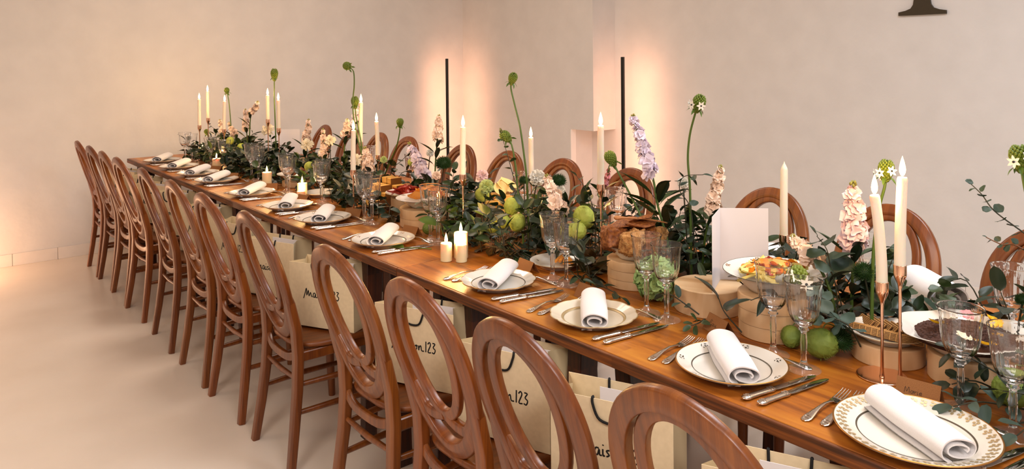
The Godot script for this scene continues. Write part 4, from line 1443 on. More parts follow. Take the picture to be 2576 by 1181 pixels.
	scatter("cured_meat_slice", "curled red slice of cured meat on the white plate", "meat", "cured meat slices", hm, M.ham, mp + Vector3(0, 0.014, 0), 0.070, 18, 0.4, 0.016)
	# sliced cheese
	var sp := Vector3(2.03, TOP + 0.065, -2.59)
	plate_small(sp, 0.128, "white plate of folded cheese slices, on a round box")
	var sl := Mb.new()
	sl.cbox(Vector3(0.085, 0.012, 0.055), 0.003)
	for k in 6:
		var o := part(numbered("cheese_slice"), sl.mesh(), M.cheese, self)
		o.transform = Transform3D(rot3(0.10 * sin(k), 0.55 * k, 0.10 * cos(k)), sp + Vector3(0.030 * sin(k * 1.7), 0.020 + 0.0115 * k, 0.026 * cos(k * 1.7)))
		tag(o, "thick yellow cheese slice, %s up in its stack" % ORDN[k], "cheese", "sliced cheese stack")
	var ff := chip_mesh(0.06, 0.085, 0.02, 0.0016, 71)
	for k in 3:
		var o := part(numbered("cheese_fan"), ff, M.endive, self)
		o.transform = Transform3D(rot3(0.5, k * 0.7 - 0.4, 0.3), sp + Vector3(0.02 + 0.03 * k, 0.098 + 0.006 * k, -0.01 - 0.015 * k))
		o.material_override = smat("cheese_pale", Color(0.92, 0.82, 0.56), 0.5)
		tag(o, "thin pale cheese fan on top of the slices, %s from the left" % ORDN[k], "cheese", "cheese fans")
	# cheese tower
	var tp := Vector3(1.90, TOP, -3.37)
	plate_small(tp, 0.125, "white plate under the cheese stack")
	var blk := Mb.new()
	blk.cbox(Vector3(0.060, 0.030, 0.046), 0.003)
	blk.cbox(Vector3(0.0604, 0.0304, 0.002), 0.0002, Transform3D(Basis(), Vector3(0, 0, 0.0232)), Color(0.25, 0.15, 0.08))
	var cheese_v: StandardMaterial3D = M.cheese
	cheese_v.vertex_color_use_as_albedo = true
	var layer := [[-0.062, -0.05], [-0.062, 0.0], [-0.062, 0.05], [0.0, -0.05], [0.0, 0.0], [0.0, 0.05], [0.062, -0.05], [0.062, 0.0], [0.062, 0.05]]
	var pick := [[0, 1, 2, 3, 4, 5, 6, 7, 8], [0, 1, 3, 4, 5, 6, 7, 8], [3, 4, 6, 7, 8], [6, 7]]
	for y in 4:
		for k in pick[y]:
			var o := part(numbered("cheese_block"), blk.mesh() if not G.has("blk") else G.blk, M.cheese, self)
			G.blk = o.mesh
			o.transform = Transform3D(rot3(0, 0.06 * sin(k * 3.0 + y), 0), tp + Vector3(layer[k][0], 0.0325 + 0.0306 * y, layer[k][1]))
			tag(o, "yellow cheese block in the %s layer of the stack, %s row, %s of it" % [["lowest", "second", "third", "topmost"][y], ["front", "middle", "back"][k / 3], ["far end", "middle", "near end"][k % 3]], "cheese", "%s layer of cheese blocks" % ["lowest", "second", "third", "topmost"][y])
	# far dishes
	bowl(1.835, TOP + 0.031, 4.28, 0.115, 0.042, "white bowl of fruit and biscuits behind far wine glasses")
	scatter("biscuit", "brown biscuit piece in the far fruit bowl", "biscuit", "biscuits in the far bowl", [blob_mesh(Vector3(0.05, 0.025, 0.04), 0.2, 1.2, 88), blob_mesh(Vector3(0.04, 0.03, 0.035), 0.2, 1.2, 89)], M.crust, Vector3(1.835, TOP + 0.068, -4.28), 0.065, 12, 0.5, 0.025)
	bowl(1.90, TOP, 5.47, 0.10, 0.052, "small white bowl among far greenery")
	scatter("dried_fruit", "small orange dried fruit in the farthest bowl", "fruit", "dried fruit in the farthest bowl", [blob_mesh(Vector3(0.035, 0.028, 0.032), 0.1, 1.2, 90)], M.nasturtium, Vector3(1.90, TOP + 0.046, -5.47), 0.055, 10, 0.5, 0.02)
	plate_small(Vector3(1.80, TOP, -3.86), 0.10, "small white plate with green pods behind the candle pair")

func plate_small(at: Vector3, r: float, label: String) -> void:
	var t := thing("serving_plate", label, "plate", at, 0.2)
	var s := r / 0.125
	var pr := []
	for a in [[0, .004], [.05, .004], [.070, .003], [.073, 0], [.077, 0], [.080, .006], [.10, .0125], [.122, .0205], [.125, .0225], [.124, .0236], [.10, .0150], [.089, .0112], [.083, .0083], [.06, .0076], [0, .0074]]:
		pr.append(Vector2(a[0] * s, a[1]))
	var b := Mb.new()
	b.lathe(pr, 64)
	obj("plate_body", b, M.porcelain, t)
	var g := Mb.new()
	g.lathe([Vector2(.1240 * s, .0237), Vector2(.1250 * s, .0228), Vector2(.1256 * s, .0226), Vector2(.1246 * s, .0242), Vector2(.1240 * s, .0237)], 64)
	obj("rim_line", g, M.gilt_pale, t)
	obstacles.append([at.x, at.z, r, at.y + 0.024])

# ------------------------------------------------------------------ cards
func tent_card(x: float, d: float, turn: float, strokes: Array, em: float, label: String) -> void:
	var t := thing("place_card", label, "place card", Vector3(x, TOP, -d), turn)
	# local +z looks at the guest
	var w := 0.086
	var h := 0.046
	var lean := 0.52
	var fx := Transform3D(Basis(Vector3.RIGHT, -lean), Vector3(0, 0.0006, 0.0235))
	obj("front_leaf", boxm(Vector3(w, h, 0.0007), 0.0001, Vector3(0, h / 2, 0)), M.kraft, t, fx)
	obj("back_leaf", boxm(Vector3(w, h, 0.0007), 0.0001, Vector3(0, h / 2, 0)), M.kraft, t, Transform3D(Basis(Vector3.RIGHT, lean), Vector3(0, 0.0006, -0.0235)))
	if strokes.size() > 0:
		obj("lettering", writing(strokes, em, 0.0005), M.pencil, t, fx * Transform3D(Basis(), Vector3(-0.008, h * 0.35, 0.0005)))
	obstacles.append([x, -d, 0.05, 0.83])

func build_cards() -> void:
	var eda := [[[0.75, 0.85], [0.35, 1.0], [0.2, 0.75], [0.5, 0.55], [0.1, 0.45], [0.05, 0.1], [0.55, 0.05], [0.8, 0.3]], [[1.25, 0.45], [1.0, 0.45], [0.9, 0.15], [1.15, 0.08], [1.3, 0.5], [1.32, 0.08], [1.5, 0.12]], [[1.6, 0.5], [1.62, 0.12], [1.85, 0.12], [1.95, 0.5], [1.98, 0.1], [2.2, 0.15]]]
	var arie := [[[-0.9, 0.0], [-0.8, 0.9], [-0.55, 0.2], [-0.3, 0.95], [-0.15, 0.05]], [[0.4, 0.45], [0.1, 0.45], [0.05, 0.12], [0.3, 0.1], [0.42, 0.5], [0.45, 0.08]], [[0.6, 0.08], [0.62, 0.5], [0.66, 0.38], [0.88, 0.48]], [[1.02, 0.5], [1.04, 0.08], [1.15, 0.1]], [[1.03, 0.72], [1.05, 0.76]], [[1.3, 0.28], [1.62, 0.32], [1.5, 0.5], [1.28, 0.3], [1.4, 0.06], [1.7, 0.12]]]
	var g := -PI / 2
	tent_card(1.694, 0.706, g + 0.15, arie, 0.0135, "kraft tent card with a pencilled name behind the nearest plate")
	tent_card(1.706, 1.225, g - 0.35, eda, 0.0155, "kraft tent card with a pencilled name behind the second plate")
	tent_card(1.646, 1.660, g - 0.1, [], 0.01, "kraft tent card behind the third plate, half hidden by its napkin")
	tent_card(1.690, 2.005, g - 0.1, [], 0.01, "kraft tent card behind the fourth plate")
	tent_card(1.672, 2.735, g + 0.2, [], 0.01, "kraft tent card behind the fifth plate beside a wine glass")
	tent_card(1.667, 3.238, g + 0.5, [], 0.01, "kraft tent card turned sideways behind the sixth plate")
	tent_card(1.640, 3.745, g + 0.2, [], 0.01, "kraft tent card before the pair of pillar candles")
	tent_card(1.650, 4.225, g + 1.0, [], 0.01, "kraft tent card turned sideways behind the eighth plate")
	tent_card(1.622, 4.78, g + 0.9, [], 0.01, "kraft tent card turned sideways behind the ninth plate")
	tent_card(1.655, 5.17, g + 0.5, [], 0.01, "kraft tent card behind the tenth plate")
	# folded menus
	menu(Vector3(1.905, TOP + 0.0735, -1.362), 0.655, 0.140, 0.215, "white folded menu card standing on the low wooden box")
	menu(Vector3(2.20, TOP, -5.44), 0.60, 0.155, 0.23, "white folded menu card standing across the far end of the table")

func menu(at: Vector3, yaw: float, w: float, h: float, label: String) -> void:
	# an open fold: two leaves that meet in a spine at the back
	var t := thing("menu_card", label, "menu card", at, -yaw)
	obj("right_leaf", boxm(Vector3(w, h, 0.0012), 0.0002, Vector3(w / 2, h / 2, 0)), M.card, t, Transform3D(Basis(Vector3.UP, -0.14), Vector3.ZERO))
	obj("left_leaf", boxm(Vector3(w, h, 0.0012), 0.0002, Vector3(-w / 2, h / 2, 0)), M.card, t, Transform3D(Basis(Vector3.UP, 1.12), Vector3.ZERO))

# ------------------------------------------------------------------ flowers
func petal_g(key: String, w: float, l: float, cup: float, ruffle := 0.0) -> ArrayMesh:
	# one petal from the origin along +x, rising
	if G.has(key):
		return G[key]
	var b := Mb.new()
	b.grid(5, 5, func(u: float, v: float) -> Vector3:
		var s := sin(PI * (0.10 + 0.80 * pow(v, 0.75)))
		var z := -(u - 0.5) * w * s * 1.15
		var x := l * v
		return Vector3(x, cup * l * v * v + ruffle * l * sin(u * 14.0 + v * 3.0) * v + 0.8 * z * z / w, z))
	G[key] = b.mesh()
	return G[key]

func rosette(key: String, layers: Array, w: float, ruffle: float, seed_: int) -> ArrayMesh:
	# layers of ruffled petals: [count, length, rise angle]; looks along +y
	if G.has(key):
		return G[key]
	var r := RandomNumberGenerator.new()
	r.seed = seed_
	var b := Mb.new()
	var y := 0.0
	for L in layers:
		for k in int(L[0]):
			var ph := r.randf() * 6.0
			var a := TAU * k / float(L[0]) + r.randf() * 0.5
			var len: float = L[1] * r.randf_range(0.85, 1.12)
			var rise: float = L[2] + r.randf_range(-0.15, 0.15)
			var xf := Transform3D(Basis(Vector3.UP, a) * Basis(Vector3(0, 0, 1), rise), Vector3(0, y, 0))
			var sh := r.randf_range(0.86, 1.0)
			b.grid(4, 3, func(u: float, v: float) -> Vector3:
				var s := 0.35 + 0.65 * sin(PI * (0.08 + 0.62 * v))
				return Vector3(len * v, ruffle * len * sin(u * 9.0 + ph) * v - 0.12 * len * v * v, -(u - 0.5) * w * s), xf, false, Color(sh, sh, sh))
		y += float(L[1]) * 0.10
	G[key] = b.mesh()
	return G[key]

func leaf_mesh(key: String, w: float, l: float, tip: float, base: float, fold: float, droop: float, rib: float) -> ArrayMesh:
	# a leaf from the origin along +z; tip and base shape its outline
	if G.has(key):
		return G[key]
	var b := Mb.new()
	b.grid(6, 7, func(u: float, v: float) -> Vector3:
		var s := pow(clampf(v / 0.5, 0, 1), base) if v < 0.5 else pow(clampf((1 - v) / 0.5, 0, 1), tip)
		s = sin(s * PI / 2)
		var x := (0.5 - u) * w * s
		return Vector3(x, fold * absf(x) + 0.05 * w * sin(v * 6.0 + u * 3.0) - droop * l * v * v, 0.10 * l + 0.9 * l * v), Transform3D.IDENTITY, false, Color.WHITE, func(u: float, _v: float) -> Color: return Color(rib, rib, rib) if absf(u - 0.5) < 0.05 else Color.WHITE)
	b.tube([Vector3.ZERO, Vector3(0, 0.0003, 0.055 * l), Vector3(0, -0.0002, 0.12 * l)], [0.0008, 0.0009, 0.0006], 4, Transform3D.IDENTITY, Color(rib, rib, rib))
	G[key] = b.mesh()
	return G[key]

func facing(dir: Vector3, roll := 0.0) -> Basis:
	# +z along dir
	var z := dir.normalized()
	var up := Vector3.UP if absf(z.y) < 0.95 else Vector3.RIGHT
	var x := up.cross(z).normalized()
	return Basis(x, z.cross(x), z) * Basis(Vector3(0, 0, 1), roll)

func upright(dir: Vector3, spin := 0.0) -> Basis:
	# +y along dir
	var y := dir.normalized()
	var ref := Vector3(0, 0, 1) if absf(y.z) < 0.9 else Vector3.RIGHT
	var x := y.cross(ref).normalized()
	return Basis(x, y, x.cross(y)) * Basis(Vector3.UP, spin)

func down_to_table(pts: Array, y := 0.765) -> Array:
	var q := pts.duplicate()
	var l: Vector3 = q[q.size() - 1]
	var dirv: Vector3 = l - q[q.size() - 2]
	if l.y > y + 0.02:
		var k := clampf((l.y - y) / maxf(-dirv.y, 0.02), 0, 2.0)
		q.append(Vector3(l.x + dirv.x * k * 0.4, y, l.z + dirv.z * k * 0.4))
	return q

func star_stem(pts: Array, head0: float, tall: float, label: String, florets := 0) -> void:
	var head := head0 * 1.2
	# tall bare green stem with a cone of tight buds; pts from the head down, in world space
	var p := curve(down_to_table(pts), 5)
	var foot: Vector3 = p[p.size() - 1]
	var t := thing("budding_stem", label, "flower", foot)
	var loc := []
	for q in p:
		loc.append((q as Vector3) - foot)
	var rr := []
	for k in loc.size():
		rr.append(0.0032 + 0.0014 * k / loc.size())
	var b := Mb.new()
	b.tube(loc, rr, 8)
	obj("stem", b, M.stem_green, t)
	if not G.has("bud_one"):
		var bo := Mb.new()
		bo.lathe([Vector2(0, 0), Vector2(0.5, 0.15), Vector2(0.62, 0.5), Vector2(0.45, 0.85), Vector2(0, 1.05)], 7)
		G.bud_mb = bo
		G.bud_one = true
	var hb := Mb.new()
	var n := 110
	for k in n:
		var v := (k + 0.5) / n
		var a := k * 2.39996
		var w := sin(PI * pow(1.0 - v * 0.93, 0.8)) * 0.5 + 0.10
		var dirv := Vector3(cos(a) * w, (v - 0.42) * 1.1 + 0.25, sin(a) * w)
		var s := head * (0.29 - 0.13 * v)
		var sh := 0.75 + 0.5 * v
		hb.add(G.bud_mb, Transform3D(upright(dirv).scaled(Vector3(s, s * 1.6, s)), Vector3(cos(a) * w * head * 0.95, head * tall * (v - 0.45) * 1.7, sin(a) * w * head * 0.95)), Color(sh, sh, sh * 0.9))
	var top: Vector3 = loc[0]
	var hd: Vector3 = ((loc[0] as Vector3) - (loc[2] as Vector3)).normalized()
	var hx := Transform3D(upright(hd), top + hd * head * 0.3)
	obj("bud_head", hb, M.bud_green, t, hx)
	for k in 5:
		var a := TAU * k / 5 + 0.4
		part("bract", leaf_mesh("bract", head * 0.30, head * 0.85, 1.0, 0.8, 0.3, 0.4, 1.2), M.leaf_light, t, hx * Transform3D(facing(Vector3(cos(a), -0.35, sin(a))), Vector3(cos(a) * head * 0.25, -head * 0.55, sin(a) * head * 0.25)))
	for k in florets:
		var a := k * 1.1 + 2.2
		white_star(t, hx * Transform3D(upright(Vector3(cos(a), 0.25 - 0.25 * k, sin(a))), Vector3(cos(a) * head * 0.95, head * (0.15 - 0.28 * k), sin(a) * head * 0.95)), head * 0.55)

func white_star(t: Node3D, xf: Transform3D, s: float) -> void:
	var key := "star"
	if not G.has(key):
		var b := Mb.new()
		for k in 6:
			b.grid(4, 4, func(u: float, v: float) -> Vector3:
				var w := sin(PI * (0.12 + 0.86 * v)) * 0.24
				return Vector3(v, 0.12 * v * v + 0.05, -(u - 0.5) * 2.0 * w), Transform3D(Basis(Vector3.UP, TAU * k / 6), Vector3.ZERO))
		G[key] = b.mesh()
		var e := Mb.new()
		e.lathe([Vector2(0, 0), Vector2(0.16, 0.05), Vector2(0.18, 0.18), Vector2(0.10, 0.30), Vector2(0, 0.33)], 10)
		G.star_eye = e.mesh()
	var o := part("star_floret", G[key], M.petal_white, t, xf * Transform3D(Basis().scaled(Vector3.ONE * s), Vector3.ZERO))
	part("dark_eye", G.star_eye, M.black_metal, o)

func stock(pts: Array, r0: float, color: String, n: int, leaves: int, label: String) -> void:
	var r := r0 * 1.28
	# spike of ruffled florets from pts[0] (tip) to pts[1]; the rest is stem
	var p := curve(down_to_table(pts), 5)
	var foot: Vector3 = p[p.size() - 1]
	var t := thing("stock_flower", label, "flower", foot)
	var loc := []
	for q in p:
		loc.append((q as Vector3) - foot)
	var b := Mb.new()
	b.tube(loc, 0.0040, 7)
	obj("stem", b, M.stem_green, t)
	var ros := []
	for k in 3:
		ros.append(rosette("stock_%d" % k, [[4, 1.0, 0.05], [4, 0.82, 0.45], [3, 0.5, 1.0]], 1.0, 0.12, 100 + k))
	for k in n:
		var v := (k + 0.4) / n
		var at: Vector3 = (loc[0] as Vector3).lerp(loc[5], v) + Vector3(0.08 * r * sin(v * 5.0), 0, 0)
		var a := k * 2.39996 + r * 300.0
		var q := lerpf(0.45, 1.0, pow(v, 0.6))
		var dirv := Vector3(cos(a), 0.35 + 0.6 * (1 - v) * (1 - v), sin(a)).normalized()
		var o := part("floret", ros[k % 3], M[color], t, Transform3D(upright(dirv, a * 3.0).scaled(Vector3.ONE * r * q * (0.92 + 0.22 * sin(k * 4.7 + r * 500.0))), at + dirv * r * q * (0.40 + 0.20 * sin(k * 3.1))))
		o.name = o.name
	# buds at the tip
	var tb := Mb.new()
	for k in 7:
		var a := k * 2.4
		tb.add(bud_mb(), Transform3D(upright(Vector3(cos(a) * 0.6, 1.0, sin(a) * 0.6)).scaled(Vector3(r * 0.16, r * 0.30, r * 0.16)), (loc[0] as Vector3) + Vector3(cos(a) * r * 0.16, r * (0.1 + 0.05 * k), sin(a) * r * 0.16)))
	obj("tip_buds", tb, M.bud_lime, t)
	for k in leaves:
		var v := lerpf(0.42, 0.86, (k + 0.5) / leaves)
		var at: Vector3 = loc[mini(int(v * loc.size()), loc.size() - 1)]
		var a := k * 2.1 + r * 70.0
		var dirv := Vector3(cos(a), 1.25 - 0.3 * (k % 3), sin(a))
		part("leaf", leaf_mesh("stock_leaf_%d" % (k % 2), 0.026, 0.112, 0.9, 0.7, 0.45, 0.35 if k % 2 == 0 else 0.15, 1.25), M.leaf_mid if k % 3 != 0 else M.leaf_dark, t, Transform3D(facing(dirv, 0.4 * sin(k * 2.0)).scaled(Vector3.ONE * clampf(r / 0.029, 0.8, 1.05) * (1.0 if leaves < 10 else 1.3)), at))

func bud_mb() -> Mb:
	if not G.has("bud_one"):
		var bo := Mb.new()
		bo.lathe([Vector2(0, 0), Vector2(0.5, 0.15), Vector2(0.62, 0.5), Vector2(0.45, 0.85), Vector2(0, 1.05)], 7)
		G.bud_mb = bo
		G.bud_one = true
	return G.bud_mb

func flower_stem(called: String, at: Vector3, label: String, cat := "flower") -> Node3D:
	# a short stem that carries a head at "at"; returns the thing with its foot on the table
	var lean := Vector3(0.02 * sin(at.z * 40.0), 0, 0.02 * cos(at.x * 50.0))
	var foot := Vector3(at.x, 0.764, at.z) + lean
	var t := thing(called, label, cat, foot)
	if at.y > 0.86:
		var b := Mb.new()
		b.tube(curve([Vector3.ZERO, Vector3(-lean.x * 0.2, (at.y - 0.764) * 0.5, -lean.z * 0.2), at - foot - Vector3(0, 0.004, 0)], 4), 0.0024, 6)
		obj("stem", b, M.stem_dark, t)
	return t

func round_flower(kind: String, at: Vector3, r: float, label: String, look := Vector3(-0.62, 0.32, 0.72)) -> void:
	var t := flower_stem(kind.get_slice(":", 0), at, label)
	var o := at - t.position
	var k0 := kind.get_slice(":", 1)
	var xf := Transform3D(upright(look, r * 900.0).scaled(Vector3.ONE * r), o)
	if k0 == "dahlia":
		part("petals", rosette("dahlia", [[16, 1.0, 0.02], [15, 0.92, 0.25], [13, 0.80, 0.5], [11, 0.62, 0.8], [8, 0.45, 1.1]], 0.30, 0.03, 7), M.petal_cream, t, xf)
		part("flower_center", rosette("dahlia_eye", [[9, 0.22, 0.9], [6, 0.16, 1.2]], 0.10, 0.02, 8), M.yellow_core, t, xf * Transform3D(Basis(), Vector3(0, 0.32, 0)))
	elif k0 == "daisy":
		for k in 26:
			part("petal", petal_g("daisy_petal", 0.26, 1.0, -0.25), M.petal_cream, t, xf * Transform3D(Basis(Vector3.UP, TAU * k / 26) * Basis(Vector3(0, 0, 1), 0.2 * (k % 3)), Vector3.ZERO))
		part("flower_center", rosette("daisy_eye", [[10, 0.3, 0.6], [7, 0.22, 1.0]], 0.14, 0.02, 9), M.bud_lime, t, xf)
	else:
		var col: String = {"white": "petal_white", "pink": "petal_pink", "lime": "petal_lime", "peach": "petal_peach"}[k0]
		part("petals", rosette("carnation", [[9, 0.95, -0.35], [10, 1.0, 0.0], [10, 0.98, 0.35], [9, 0.92, 0.7], [8, 0.8, 1.05], [5, 0.6, 1.35]], 0.72, 0.16, 17), M[col], t, xf)
		var c := Mb.new()
		c.lathe([Vector2(0, -0.95), Vector2(0.22, -0.9), Vector2(0.34, -0.5), Vector2(0.40, -0.1), Vector2(0, 0)], 10)
		obj("calyx", c, M.stem_green, t, xf)

func fuzzy(at: Vector3, r: float, label: String) -> void:
	var t := flower_stem("green_dianthus", at, label)
	if not G.has("fuzz"):
		var b := Mb.new()
		var rr := RandomNumberGenerator.new()
		rr.seed = 5
		for k in 420:
			var y := 1.0 - 1.75 * (k + 0.5) / 420
			var q := sqrt(maxf(0, 1 - y * y))
			var a := k * 2.39996
			var dirv := Vector3(cos(a) * q, y, sin(a) * q)
			var side := dirv.cross(Vector3(0.3, 0.9, 0.2)).normalized() * 0.045
			var tip := dirv * rr.randf_range(0.9, 1.06) + Vector3(rr.randf_range(-0.12, 0.12), rr.randf_range(-0.05, 0.12), rr.randf_range(-0.12, 0.12))
			var s := 0.6 + 0.8 * rr.randf()
			b.tube([dirv * 0.45 + side, dirv * 0.75, tip], [0.03, 0.032, 0.006], 3, Transform3D.IDENTITY, Color(s, s, s))
		G.fuzz = b.mesh()
		var c := Mb.new()
		c.grid(14, 9, func(u: float, v: float) -> Vector3:
			var q := (v - 0.5) * PI
			return Vector3(cos(q) * cos(u * TAU), sin(q), -cos(q) * sin(u * TAU)) * 0.62, Transform3D.IDENTITY, true)
		G.fuzz_core = c.mesh()
	part("fuzzy_head", G.fuzz, M.fuzz, t, Transform3D(Basis(Vector3.UP, r * 700).scaled(Vector3(r, r * 0.86, r)), at - t.position))
	part("head_core", G.fuzz_core, M.fuzz, t, Transform3D(Basis().scaled(Vector3(r, r * 0.86, r)), at - t.position))

func pod(at: Vector3, r: float, dark: bool, label: String, spin: float) -> void:
	var t := thing("balloon_pod", label, "seed pod", at)
	var key := "pod_%d" % (int(spin * 10) % 3)
	if not G.has(key):
		var nz := FastNoiseLite.new()
		nz.seed = 300 + int(spin * 10) % 3
		nz.frequency = 0.9
		nz.fractal_octaves = 3
		nz.noise_type = FastNoiseLite.TYPE_SIMPLEX_SMOOTH
		var b := Mb.new()
		b.grid(48, 30, func(u: float, v: float) -> Vector3:
			var q := (v - 0.5) * PI
			var d := Vector3(cos(q) * cos(u * TAU), sin(q), -cos(q) * sin(u * TAU))
			var ridge := 1.0 - absf(nz.get_noise_3dv(d * 3.6))
			return d * Vector3(0.97, 1.05, 0.93) * (0.80 + 0.22 * ridge), Transform3D.IDENTITY, true)
		# soft bristles
		var rr := RandomNumberGenerator.new()
		rr.seed = 12
		for k in 90:
			var d := Vector3(rr.randfn(), rr.randfn(), rr.randfn()).normalized()
			b.tube([d * 0.97, d * 1.10 + Vector3(0.01, -0.01, 0)], [0.014, 0.004], 3)
		G[key] = b.mesh()
	part("pod_skin", G[key], M.pod_dark if dark else M.pod, t, Transform3D(rot3(spin, spin * 2.1, 0.4).scaled(Vector3.ONE * r), Vector3.ZERO))
	var s := Mb.new()
	s.tube(curve([Vector3(0.2 * r, 0.85 * r, 0), Vector3(0.5 * r, 1.15 * r, 0.1 * r), Vector3(1.1 * r, 0.9 * r, 0.5 * r)], 4), 0.0014, 5)
	obj("stem", s, M.stem_green, t)

func build_flowers() -> void:
	var V := func(a: float, b: float, c: float) -> Vector3: return Vector3(a, b, c)
	star_stem([V.call(1.95, 1.464, -3.831), V.call(1.95, 1.438, -3.771), V.call(1.95, 1.362, -3.764), V.call(1.95, 1.285, -3.78), V.call(1.95, 1.176, -3.774), V.call(1.95, 1.028, -3.71), V.call(1.95, 0.926, -3.655)], 0.026, 0.8, "tallest curved green stem with a flat bud head, middle of the table")
	star_stem([V.call(1.95, 1.397, -4.888), V.call(1.95, 1.337, -4.891), V.call(1.95, 1.244, -4.895), V.call(1.95, 1.034, -4.883)], 0.027, 1.2, "far upright green stem with a pointed bud head beside tapers")
	star_stem([V.call(1.95, 1.411, -2.395), V.call(1.95, 1.38, -2.403), V.call(1.95, 1.311, -2.379), V.call(1.95, 1.224, -2.347), V.call(1.95, 1.114, -2.324), V.call(1.95, 1.02, -2.309), V.call(1.95, 0.909, -2.303)], 0.021, 0.95, "tall green bud stem rising before the beige wall box")
	star_stem([V.call(1.90, 1.182, -2.368), V.call(1.90, 1.157, -2.34), V.call(1.90, 1.072, -2.317), V.call(1.90, 0.979, -2.304), V.call(1.90, 0.918, -2.287)], 0.024, 0.95, "pale opening bud head beside round eucalyptus leaves")
	star_stem([V.call(1.90, 1.147, -1.795), V.call(1.90, 1.103, -1.762), V.call(1.90, 1.042, -1.714), V.call(1.90, 0.97, -1.663), V.call(1.90, 0.912, -1.621)], 0.023, 0.9, "slanting green bud stem above the bread bowl")
	star_stem([V.call(1.95, 1.346, -1.475), V.call(1.95, 1.318, -1.486), V.call(1.95, 1.253, -1.506), V.call(1.95, 1.177, -1.514), V.call(1.95, 1.089, -1.507), V.call(1.95, 0.975, -1.505), V.call(1.95, 0.912, -1.504)], 0.023, 1.0, "tall green bud stem standing before the plain right wall", 3)
	star_stem([V.call(2.10, 1.152, -3.537), V.call(2.10, 1.105, -3.543), V.call(2.10, 1.027, -3.578), V.call(2.10, 0.933, -3.653), V.call(2.10, 0.837, -3.721)], 0.022, 0.8, "leaning green bud stem between two chairs across the table")
	star_stem([V.call(1.95, 1.268, -5.816), V.call(1.95, 1.182, -5.776), V.call(1.95, 1.049, -5.748), V.call(1.95, 0.945, -5.736)], 0.022, 0.8, "thin curved bud stem by the far-end tapers")
	star_stem([V.call(1.90, 0.934, -6.15), V.call(1.90, 0.900, -6.11), V.call(1.90, 0.885, -6.0), V.call(1.90, 0.881, -5.9)], 0.022, 0.8, "low drooping bud stem at the far table end")
	star_stem([V.call(1.90, 1.207, -0.87), V.call(1.90, 1.175, -0.873), V.call(1.90, 1.123, -0.886), V.call(1.90, 1.041, -0.898), V.call(1.90, 0.96, -0.903)], 0.021, 1.0, "bud stem with white star flowers between the near tapers", 4)
	star_stem([V.call(1.90, 1.264, -0.58), V.call(1.90, 1.20, -0.57), V.call(1.90, 1.137, -0.556), V.call(1.90, 1.061, -0.548)], 0.023, 1.0, "bud head with one opened floret at the right picture edge", 2)
	star_stem([V.call(1.98, 1.256, -3.816), V.call(1.98, 1.194, -3.808), V.call(1.98, 1.087, -3.765), V.call(1.98, 0.959, -3.728)], 0.024, 1.1, "shorter bud stem hidden behind the tallest curved one")
	# stock spikes
	stock([V.call(1.95, 1.29, -1.744), V.call(1.95, 1.109, -1.662), V.call(1.95, 1.007, -1.637), V.call(1.95, 0.871, -1.589)], 0.0235, "petal_lilac", 17, 17, "tall lilac stock spike beside the second upright light bar")
	stock([V.call(2.0, 1.146, -1.428), V.call(2.0, 1.007, -1.461), V.call(2.0, 0.933, -1.485)], 0.0205, "petal_peach", 18, 8, "peach stock spike just left above the white menu card")
	stock([V.call(1.95, 1.150, -0.979), V.call(1.95, 0.999, -0.974), V.call(1.95, 0.924, -0.98)], 0.0275, "petal_pink", 20, 8, "full pink stock spike left of the leaning taper")
	stock([V.call(1.87, 1.005, -1.105), V.call(1.872, 0.955, -1.04), V.call(1.87, 0.915, -1.01), V.call(1.87, 0.86, -0.99)], 0.021, "petal_peach", 16, 2, "peach stock spike bending over the salad bowl's rim")
	stock([V.call(1.90, 1.046, -2.133), V.call(1.90, 0.93, -2.058), V.call(1.90, 0.865, -2.048)], 0.0245, "petal_peach", 18, 6, "peach stock spike behind the fourth setting's glasses")
	stock([V.call(2.0, 1.065, -3.279), V.call(2.0, 0.927, -3.135), V.call(2.0, 0.861, -3.118)], 0.028, "petal_lilac", 18, 5, "lilac stock spike behind the cured meat plate")
	stock([V.call(2.0, 1.222, -3.01), V.call(2.0, 1.111, -3.026), V.call(2.0, 0.985, -3.046)], 0.021, "petal_peach", 16, 8, "peach stock spike in front of the first upright light bar")
	stock([V.call(1.95, 1.016, -3.652), V.call(1.95, 0.91, -3.602), V.call(1.95, 0.847, -3.595)], 0.026, "petal_peach", 16, 5, "peach stock spike behind the cheese stack")
	stock([V.call(2.1, 1.222, -4.038), V.call(2.1, 1.123, -4.051), V.call(2.1, 1.033, -4.053)], 0.019, "petal_lilac", 12, 5, "lilac stock spike behind the tallest curved stem")
	stock([V.call(2.0, 1.151, -3.954), V.call(2.0, 1.075, -3.971), V.call(2.0, 0.977, -3.994)], 0.0205, "petal_peach", 12, 8, "small peach stock spike left of the tallest curved stem")
	stock([V.call(2.0, 1.118, -4.475), V.call(2.0, 0.993, -4.515), V.call(2.0, 0.904, -4.531)], 0.0225, "petal_peach", 14, 5, "peach stock spike right of the far white menu card")
	stock([V.call(1.90, 1.094, -4.059), V.call(1.90, 0.939, -4.049), V.call(1.90, 0.889, -4.051)], 0.0205, "petal_peach", 14, 6, "peach stock spike in front of the farthest visible chair across")
	stock([V.call(1.95, 1.206, -5.195), V.call(1.95, 1.122, -5.32), V.call(1.95, 1.001, -5.356)], 0.022, "petal_peach", 12, 4, "peach stock spike, higher of the far pair")
	stock([V.call(1.95, 1.139, -5.436), V.call(1.95, 1.011, -5.418), V.call(1.95, 0.912, -5.407)], 0.023, "petal_peach", 14, 4, "peach stock spike, lower of the far pair")
	stock([V.call(1.95, 1.032, -5.991), V.call(1.95, 0.948, -5.913), V.call(1.95, 0.873, -5.89)], 0.0215, "petal_peach", 10, 4, "small peach stock spike left of the far leaning taper")
